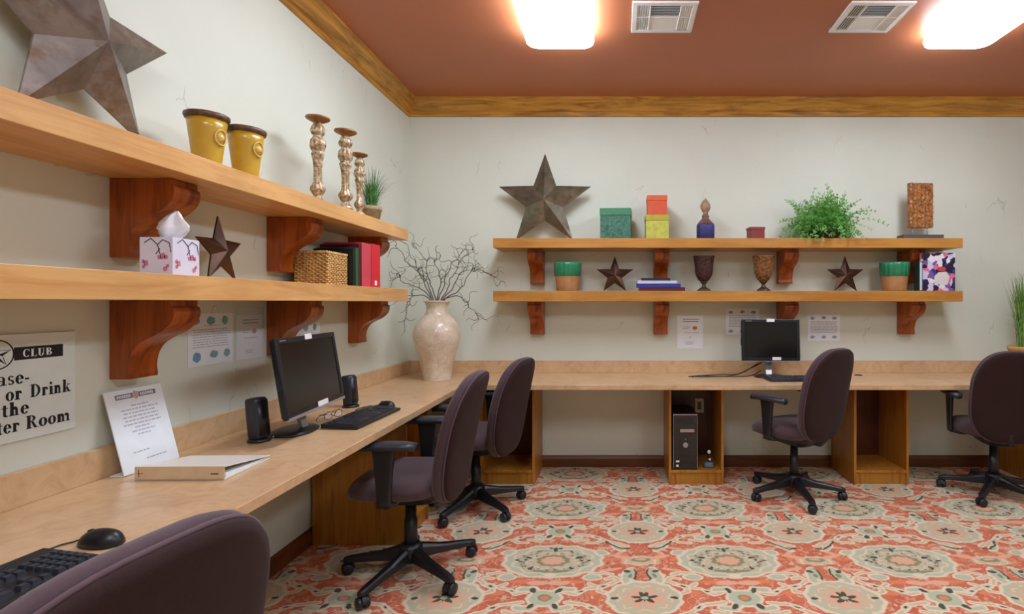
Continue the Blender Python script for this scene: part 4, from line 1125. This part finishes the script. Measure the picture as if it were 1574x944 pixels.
stems = [  # (points in the photo used only to read off real positions), depth
    ([(660, 462), (655, 440), (640, 415), (622, 400), (614, 383), (606, 377)], 3.78),
    ([(663, 462), (658, 440), (652, 425), (638, 402), (630, 388), (620, 372)], 3.84),
    ([(667, 462), (664, 445), (656, 420), (655, 400), (642, 385), (633, 372)], 3.95),
    ([(680, 462), (680, 445), (690, 415), (703, 396), (712, 388), (728, 381)], 3.78),
    ([(683, 462), (686, 448), (695, 425), (706, 405), (715, 395), (726, 396)], 3.92),
    ([(689, 462), (695, 445), (705, 425), (720, 415), (735, 414), (745, 422)], 3.85),
    ([(693, 462), (700, 450), (712, 440), (722, 420), (740, 416), (757, 424), (766, 440)], 3.98),
    ([(690, 456), (704, 455), (716, 463), (722, 471), (730, 480), (738, 492)], 3.80),
    ([(659, 455), (646, 453), (634, 461), (625, 475), (622, 488), (612, 495)], 3.72),
    ([(672, 462), (676, 440), (676, 425), (668, 405), (667, 396)], 3.88),
    ([(660, 462), (648, 445), (632, 440), (618, 432), (612, 425), (600, 430)], 3.83)]
blab = ['leftmost tall', 'second tall left', 'third left', 'first right leaning', 'second right leaning', 'dark right bending', 'longest right arching', 'low right forked', 'low left drooping', 'thin upright middle', 'left sideways curling']
for si, (px_, Yd) in enumerate(stems):
    rd = random.Random(si+20); mb = MB()
    base = Vector((VX+(px_[0][0]-674)*.0022, VY+(Yd-VY)*.25, zr-.10))
    ra = Vector((base.x-VX, base.y-VY, 0)); ra = ra*min(1, .046/max(ra.length, 1e-6))
    base = Vector((VX, VY, zr-.10))+ra*.9
    pts = [base, Vector((VX, VY, ZD+.572))+ra]+[px2w(x, y, VY+(Yd-VY)*(i+1)/len(px_)) for i, (x, y) in enumerate(px_) if i]
    c_ = catmull(pts, 6)
    c_ = [p+Vector((noise.noise(p*22+Vector((si, 0, 0))), noise.noise(p*22+Vector((0, si, 5))), noise.noise(p*22+Vector((3, 0, si)))))*.020*min(1, max(0, i-8)/8) for i, p in enumerate(c_)]
    n_ = len(c_); mb.tube(c_, [.0048*(1-.72*i/n_) for i in range(n_)], 6)
    for k in range(9):
        i0 = rd.randint(13, n_-3); p = c_[i0].copy(); d = (c_[i0]-c_[i0-1]).normalized(); sd = Vector((rd.uniform(-1, 1), rd.uniform(-.6, .6), rd.uniform(-.3, 1))).normalized()
        d = (d+sd*.9).normalized(); tp = [p.copy()]; ax = Vector((0, 1, 0)) if rd.random() < .7 else Vector((1, 0, 0)); cur = rd.choice((-1, 1))*rd.uniform(.35, .65)
        for q in range(rd.randint(7, 15)):
            d.rotate(Matrix.Rotation(cur*sin(q*.5+k), 3, ax)); p = p+d*.012; 
            if p.x < XL+.03: p.x = XL+.03
            if p.y > YB-.02: p.y = YB-.02
            tp.append(p.copy())
        mb.tube(tp, [.0025*(1-.6*i/len(tp)) for i in range(len(tp))], 5)
    tagged('willow_branch', mb, M['twig'], 'curly willow branch in the cream vase, the %s one' % blab[si], 'branch', 'curly willow branches')

# ------------------------------------------------------------------ upper back shelf things
zu = ZU1+.001; YO = 4.02
def carved(name, a, b_, s=28, rough=.45, bm=.5):
    m, t, b = newmat(name); v = coords(t); n_ = noise_tex(t, v, s, 4, .6, 2.2); 
    t.links.new(ramp(t, n_.outputs[0], [(.42, col4(b_)), (.55, col4(a))]), b.inputs['Base Color']); b.inputs['Roughness'].default_value = rough; bump(t, b, n_.outputs[0], bm, .004); return m
def lidbox(name, label, x0, x1, y0, y1, z0, z1, ma, mb_, lidh, group, rz=0):
    cx, cy = (x0+x1)/2, (y0+y1)/2
    t_ = thing(name, label, 'box', (cx, cy, z0), rz, group); w_, d_ = (x1-x0)/2, (y1-y0)/2; H = z1-z0
    obj('body', MB().box(-w_+.003, w_-.003, -d_+.003, d_-.003, 0, H-lidh), ma, t_, bevel=.002)
    obj('lid', MB().box(-w_, w_, -d_, d_, H-lidh+.0005, H), mb_, t_, bevel=.002)
G2 = 'decorative boxes on the upper back shelf'
lidbox('decorative_box', 'square green carved box on the upper back shelf', -.108, .130, 3.95, 4.15, zu, zu+.232, carved('green_carved', (58, 118, 92), (34, 76, 60)), plain('green_lid', (46, 120, 76), .4, var=.15), .055, G2, R(-4))
zy = zu+.185
lidbox('decorative_box', 'lime green box under the orange box on the upper back shelf', .235, .415, 3.97, 4.13, zu, zy, plain('lime_paper', (184, 186, 78), .5, var=.18, vs=30), plain('olive_lid', (176, 166, 52), .5, var=.12), .045, G2)
lidbox('decorative_box', 'orange box stacked on the lime green box', .248, .402, 3.98, 4.12, zy+.001, zy+.150, plain('orange_paper', (206, 84, 46), .5, var=.1, vs=30), plain('orange_lid', (212, 92, 50), .5, var=.1), .04, G2)
t_ = thing('perfume_bottle', 'blue glass bottle with a pointed wooden stopper on the upper back shelf', 'bottle', (.700, YO, zu))
obj('body', MB().loft([[(x, y, z) for x, y in srect(a, a, 0, 24, 3)] for a, z in ((.062, 0), (.066, .005), (.067, .10), (.064, .118))], True), carved('blue_mosaic', (60, 58, 130), (30, 28, 74), 60), t_)
obj('shoulder', MB().lathe([(.063, .118), (.052, .135), (.030, .158), (.024, .17), (.030, .176), (.026, .186), (.018, .19)], 24, cap=False), plain('bronze_shoulder', (130, 96, 84), .35, .4), t_)
obj('stopper', MB().lathe([(.016, .188), (.022, .198), (.018, .206), (.030, .222), (.040, .245), (.038, .268), (.024, .292), (.010, .308), (.003, .318)], 20, fn=lambda a, z: 1+.04*sin(8*a)), plain('tan_wood_stopper', (158, 128, 100), .5, var=.15, vs=40), t_)
tb = lidbox('decorative_box', 'tiny dark red box left of the fern', 1.030, 1.145, 3.97, 4.07, zu, zu+.092, plain('dark_red_box', (128, 46, 40), .4), plain('dark_red_box_lid', (138, 52, 44), .4), .02, G2, R(6))
# fern
FX, FY = 1.615, 4.02
t_ = thing('fern', 'bushy green fern in a dark pot on the upper back shelf', 'potted plant', (FX, FY, zu))
obj('pot', MB().lathe([(0, 0), (.10, 0), (.12, .05), (.125, .055), (.115, .055), (.09, .045), (0, .04)], 24), plain('dark_pot', (44, 36, 28), .6), t_)
mb = MB(); rd = random.Random(12)
for i in range(250):
    a = rd.uniform(0, 2*pi); el = rd.random()**1.2; L = rd.uniform(.17, .30)*(1.25 if rd.random() < .12 else 1)
    d = Vector((cos(a)*cos(el*pi/2), sin(a)*cos(el*pi/2)*.5, sin(el*pi/2)+.25)).normalized(); p = Vector((rd.uniform(-.13, .13), rd.uniform(-.05, .05), .045+rd.uniform(0, .07))); pts = [p.copy()]
    for k in range(10):
        d = (d+Vector((rd.uniform(-.14, .14), rd.uniform(-.14, .14), -.16*(1-el*.5)))).normalized(); p = p+d*L/10
        if p.y > .17: p.y = .17
        if p.z < -.02: p.z = -.02
        if p.z < .01 and p.y > -.105: p.z = .01
        pts.append(p.copy())
    mb.tube(pts, .0012, 3, cap=False)
    for k in range(2, 11):
        q = pts[k]; dd = (pts[k]-pts[k-1]).normalized(); sd = dd.cross(Vector((rd.uniform(-1, 1), rd.uniform(-1, 1), .6))).normalized(); ll = .030*(1-.055*k)
        for s in (-1, 1):
            tip = q+sd*s*ll+dd*ll*.6; nn = dd.cross(sd).normalized()*rd.uniform(-.004, .004); up = dd*.0058
            mb.add([q-up*.4, q+sd*s*ll*.55+dd*.004-up+nn, tip, q+sd*s*ll*.45+dd*ll*.3+up*1.2], [(0, 1, 2, 3)])
obj('foliage', mb, M['fern'], t_)
# carved panel on stand
t_ = thing('carved_panel', 'carved copper-brown panel sculpture on a grey stand, upper back shelf', 'sculpture', (2.375, 4.05, zu))
obj('stand_base', MB().box(-.155, .155, -.05, .05, 0, .036), plain('slate_base', (84, 82, 88), .5), t_, bevel=.002)
mb = MB(); mb.cyl((-.06, 0, .036), (-.06, 0, .105), .004); mb.cyl((.055, 0, .036), (.055, 0, .105), .004)
obj('rods', mb, M['silver'], t_)
mb = MB(); G_ = 26; H_ = 40; w_, h_ = .19, .345
def hh(i, j):
    u, v = i/G_, j/H_; return .007*sin(u*22+3*sin(v*17))*sin(v*34+2*sin(u*14))
vs = [(-w_/2+w_*i/G_, -.02-hh(i, j), .095+h_*j/H_) for j in range(H_+1) for i in range(G_+1)]
mb.add(vs, [(j*(G_+1)+i, j*(G_+1)+i+1, (j+1)*(G_+1)+i+1, (j+1)*(G_+1)+i) for j in range(H_) for i in range(G_)], True)
mb.box(-w_/2, w_/2, -.016, .016, .095, .095+h_)
obj('panel', mb, carved('copper_carving', (178, 116, 60), (104, 62, 32), 34, .4, .3), t_, rotz=R(6))

# ------------------------------------------------------------------ lower back shelf things
def ribbed_pot(label, x):
    t_ = thing('ribbed_pot', label, 'pot', (x, 4.03, zl), 0, 'green and tan pots on the lower back shelf')
    obj('lower_body', MB().lathe([(0, 0), (.082, 0), (.085, .006), (.094, .108), (.0945, .112)], 36, cap=False), plain('tan_pot_clay', (174, 126, 80), .6, var=.12), t_)
    obj('ribbed_band', MB().lathe([(.094, .112), (.099, .116), (.104, .20), (.104, .218), (.095, .218), (.088, .12), (0, .10)], 72, fn=lambda a, z: 1+.03*sin(18*a), cap=False), plain('green_glaze', (34, 128, 88), .3, var=.15, vs=14, coat=.3), t_)
ribbed_pot('green ribbed pot with tan base at the left end of the lower back shelf', -.365)
ribbed_pot('green ribbed pot with tan base beside the picture book', 2.165)
def blk(name, label, x0, x1, y0, y1, z0, th, c, rz, grp, cat='book'):
    cx, cy = (x0+x1)/2, (y0+y1)/2; t_ = thing(name, label, cat, (cx, cy, z0), rz, grp); a, b_ = (x1-x0)/2, (y1-y0)/2
    mb = MB().box(-a, a, -b_, b_, 0, .0025).box(-a, a, -b_, b_, th-.0025, th).box(-a, a, -b_, -b_+.003, 0, th)
    obj('cover', mb, plain(name+'_cover', c, .35), t_, bevel=.0008); obj('pages', MB().box(-a+.004, a-.004, -b_+.0032, b_-.004, .003, th-.003), plain(name+'_pages', (224, 222, 220), .8), t_)
GB = 'books lying in a stack on the lower back shelf'
blk('book', 'dark maroon book at the bottom of the lying stack', .185, .530, 3.93, 4.12, zl, .026, (84, 26, 44), R(1), GB)
blk('book', 'royal blue book, second from the bottom of the stack', .165, .500, 3.935, 4.12, zl+.027, .026, (50, 52, 132), R(-1), GB)
blk('book', 'white and blue book, third up in the stack', .170, .470, 3.94, 4.12, zl+.054, .022, (196, 200, 222), R(1.5), GB)
blk('book', 'thin black book on top of the lying stack', .205, .425, 3.96, 4.12, zl+.077, .020, (34, 36, 42), R(-2), GB)
def amber(name, a, b_):
    return carved(name, a, b_, 45, .25, .3)
def goblet(label, x, mat):
    t_ = thing('goblet', label, 'goblet', (x, 4.03, zl), 0, 'footed goblets on the lower back shelf')
    obj('foot', MB().lathe([(0, 0), (.052, 0), (.052, .008), (.034, .020), (.016, .034), (.013, .052), (.026, .064), (.030, .074)], 28), plain('dark_bronze_foot', (78, 64, 52), .35, .5), t_)
    obj('cup', MB().lathe([(.026, .072), (.044, .085), (.062, .115), (.070, .150), (.073, .205), (.082, .262), (.086, .268), (.082, .270), (.068, .20), (.062, .14), (.04, .10), (0, .09)], 36, fn=lambda a, z: 1+.02*sin(10*a)), mat, t_)
goblet('dark brown footed goblet beside the stacked blue books', .690, amber('dark_brown_glass', (78, 50, 44), (40, 26, 26)))
goblet('amber patterned footed goblet, right one of the two', 1.150, amber('amber_mosaic', (146, 98, 52), (66, 46, 30)))
# picture book at the right end
t_ = thing('picture_book', 'picture book with a colourful purple and pink cover, right end of the lower back shelf', 'book', (2.456, 3.963, zl), R(0))
def collage():
    m, t, b = newmat('colourful_cover'); v = coords(t)
    n0 = noise_tex(t, v, 14, 3); mp = node(t, 'ShaderNodeVectorMath', operation='MULTIPLY_ADD'); t.links.new(n0.outputs['Color'], mp.inputs[0]); mp.inputs[1].default_value = (.08, .08, .08); t.links.new(v, mp.inputs[2])
    vo = node(t, 'ShaderNodeTexVoronoi'); vo.inputs['Scale'].default_value = 26; t.links.new(mp.outputs[0], vo.inputs['Vector'])
    sp = t.nodes.new('ShaderNodeSeparateColor'); t.links.new(vo.outputs['Color'], sp.inputs[0])
    c = ramp(t, sp.outputs[0], [(0, col4((28, 22, 60))), (.2, col4((60, 46, 120))), (.35, col4((206, 196, 222))), (.5, col4((214, 110, 140))), (.62, col4((34, 26, 40))), (.75, col4((226, 220, 226))), (.9, col4((120, 84, 150)))])
    c.node.color_ramp.interpolation = 'CONSTANT'
    t.links.new(c, b.inputs['Base Color']); b.inputs['Roughness'].default_value = .3; return m
w_, h_ = .255, .288
mb = MB().box(-w_/2, w_/2, -.012, -.0095, 0, h_).box(-w_/2, w_/2, .0095, .012, 0, h_).box(-w_/2, -w_/2+.003, -.012, .012, 0, h_)
obj('cover', mb, collage(), t_, bevel=.001)
obj('pages', MB().box(-w_/2+.004, w_/2-.004, -.009, .009, .004, h_-.004), M['paper'], t_)
mb = MB(); mb.add([(x, -.0126, z) for x, z in ((-.03, .05), (.07, .045), (.085, .11), (.06, .145), (0, .14), (-.03, .11))], [(0, 1, 2, 3, 4, 5)])
obj('cover_patch', mb, plain('cream_patch', (214, 206, 200), .4), t_)
mb = MB(); mb.add([(.025+.034*cos(a), -.0130, .165+.018*sin(a)) for a in [2*pi*i/12 for i in range(12)]], [tuple(range(12))]); obj('cover_patch', mb, plain('red_patch', (190, 60, 72), .4), t_)
for o in (t_,): o.rotation_euler.x = 0
standing_bk = thing('book', 'thin dark green book edge behind the picture book', 'book', (2.312, 3.965, zl), 0)
obj('cover', MB().box(-.012, -.009, -.036, .036, 0, .217).box(.009, .012, -.036, .036, 0, .217).box(-.012, .012, .033, .036, 0, .217), plain('dark_green_cover', (34, 56, 52), .4), standing_bk, bevel=.001)
obj('pages', MB().box(-.0088, .0088, -.034, .0325, .004, .213), plain('pale_blue_pages', (190, 204, 206), .7), standing_bk)

# ------------------------------------------------------------------ back worktop things
t_ = thing('cable_bundle', 'black cables trailing left from the back wall monitor', 'cable', (0, 0, 0))
for pts in ([(1.15, 4.04, .88), (1.08, 4.03, .84), (.98, 4.0, .79), (.88, 3.98, ZD+.007), (.74, 3.97, ZD+.007), (.64, 3.96, ZD+.010), (.58, 3.92, ZD+.007)],
            [(1.16, 4.05, .87), (1.06, 4.05, .82), (.95, 4.05, ZD+.010), (.85, 4.06, ZD+.007), (.72, 4.02, ZD+.007), (.62, 3.98, ZD+.007), (.56, 3.94, ZD+.007)],
            [(1.14, 4.05, .80), (1.05, 4.0, ZD+.007), (.92, 3.94, ZD+.007), (.80, 3.95, ZD+.008), (.68, 3.93, ZD+.007), (.60, 3.95, ZD+.007)]):
    obj('cable', MB().tube(catmull(pts, 6), .0034, 6), M['black'], t_)
mb = MB().lathe([(0, 0), (.030, 0), (.030, .003), (.024, .0035), (.024, .001), (0, .001)], 24, c=(1.90, 4.06, ZD+.0005))
tagged('grommet', mb, M['dark_grey'], 'round dark cable grommet set in the back worktop', 'grommet')
# tall grass plant at right end
t_ = thing('tall_grass_plant', 'tall green grass in a tan pot at the right end of the back worktop', 'potted plant', (3.135, 3.95, ZD+.001))
obj('pot', MB().lathe([(0, 0), (.09, 0), (.11, .12), (.122, .205), (.128, .21), (.128, .235), (.118, .235), (.105, .20), (0, .19)], 32), M['terra'], t_)
mb = grass(MB(), 420, .62, .12, .075, .0036, 31, .35, (0, 0, .20), lambda p: Vector((p.x, min(p.y, .24), p.z)))
grass(mb, 60, .56, .34, .06, .0018, 33, .9, (0, 0, .20), lambda p: Vector((p.x, min(p.y, .24), p.z)))
obj('foliage', mb, M['grass2'], t_)

# computer tower in the cabinet
zc = .104
t_ = thing('computer_tower', 'black computer tower with silver buttons inside the open cabinet', 'computer', (.428, 3.815, zc), 0)
tw_, td, th_ = .178, .34, .405
obj('case', MB().box(0, tw_, .012, td, 0, th_), M['black'], t_, bevel=.004)
obj('front_panel', MB().box(.003, tw_-.003, 0, .012, .004, th_-.006), plain('gloss_black', (16, 16, 20), .15, coat=.5), t_, bevel=.003)
obj('silver_trim', MB().box(0, tw_, .002, .014, th_-.010, th_), M['silver'], t_, bevel=.002)
obj('silver_trim', MB().box(0, .003, -.001, .012, .01, th_-.01).box(tw_-.003, tw_, -.001, .012, .01, th_-.01), M['silver'], t_)
obj('drive_slot', MB().box(.05, .155, -.0025, 0, th_-.130, th_-.108), M['silver'], t_, bevel=.001)
obj('drive_bay', MB().box(.025, .155, -.001, 0, th_-.07, th_-.035), M['dark_grey'], t_)
obj('power_button', MB().lathe([(0, 0), (.020, 0), (.020, -.004), (.014, -.006), (0, -.006)], 24, M=Matrix.Translation((.09, 0, th_-.225)) @ Matrix.Rotation(-pi/2, 4, 'X')), M['silver'], t_)
obj('indicator', MB().sphere((.09, -.001, th_-.182), .006, 8, 5), M['silver'], t_)
obj('port', MB().box(.020, .045, -.002, 0, .055, .068), M['white'], t_); obj('port', MB().box(.022, .040, -.002, 0, .022, .036), M['white'], t_)
t_ = thing('desk_gadget', 'small dark desk gadget with white knobs right of the computer tower', 'gadget', (.700, 3.88, zc))
obj('foot', MB().loft([[(x, y, z) for x, y in srect(a, a*.8, 0, 24, 2.6)] for a, z in ((.040, 0), (.042, .012), (.034, .035), (.02, .042))]), plain('blue_grey_plastic', (92, 108, 122), .35), t_)
obj('stem', MB().cyl((0, 0, .04), (0, 0, .11), .007), M['black'], t_)
obj('knob', MB().sphere((0, -.012, .115), .014, 12, 8), M['white'], t_); obj('knob', MB().sphere((.004, -.02, .062), .010, 12, 8), M['white'], t_)
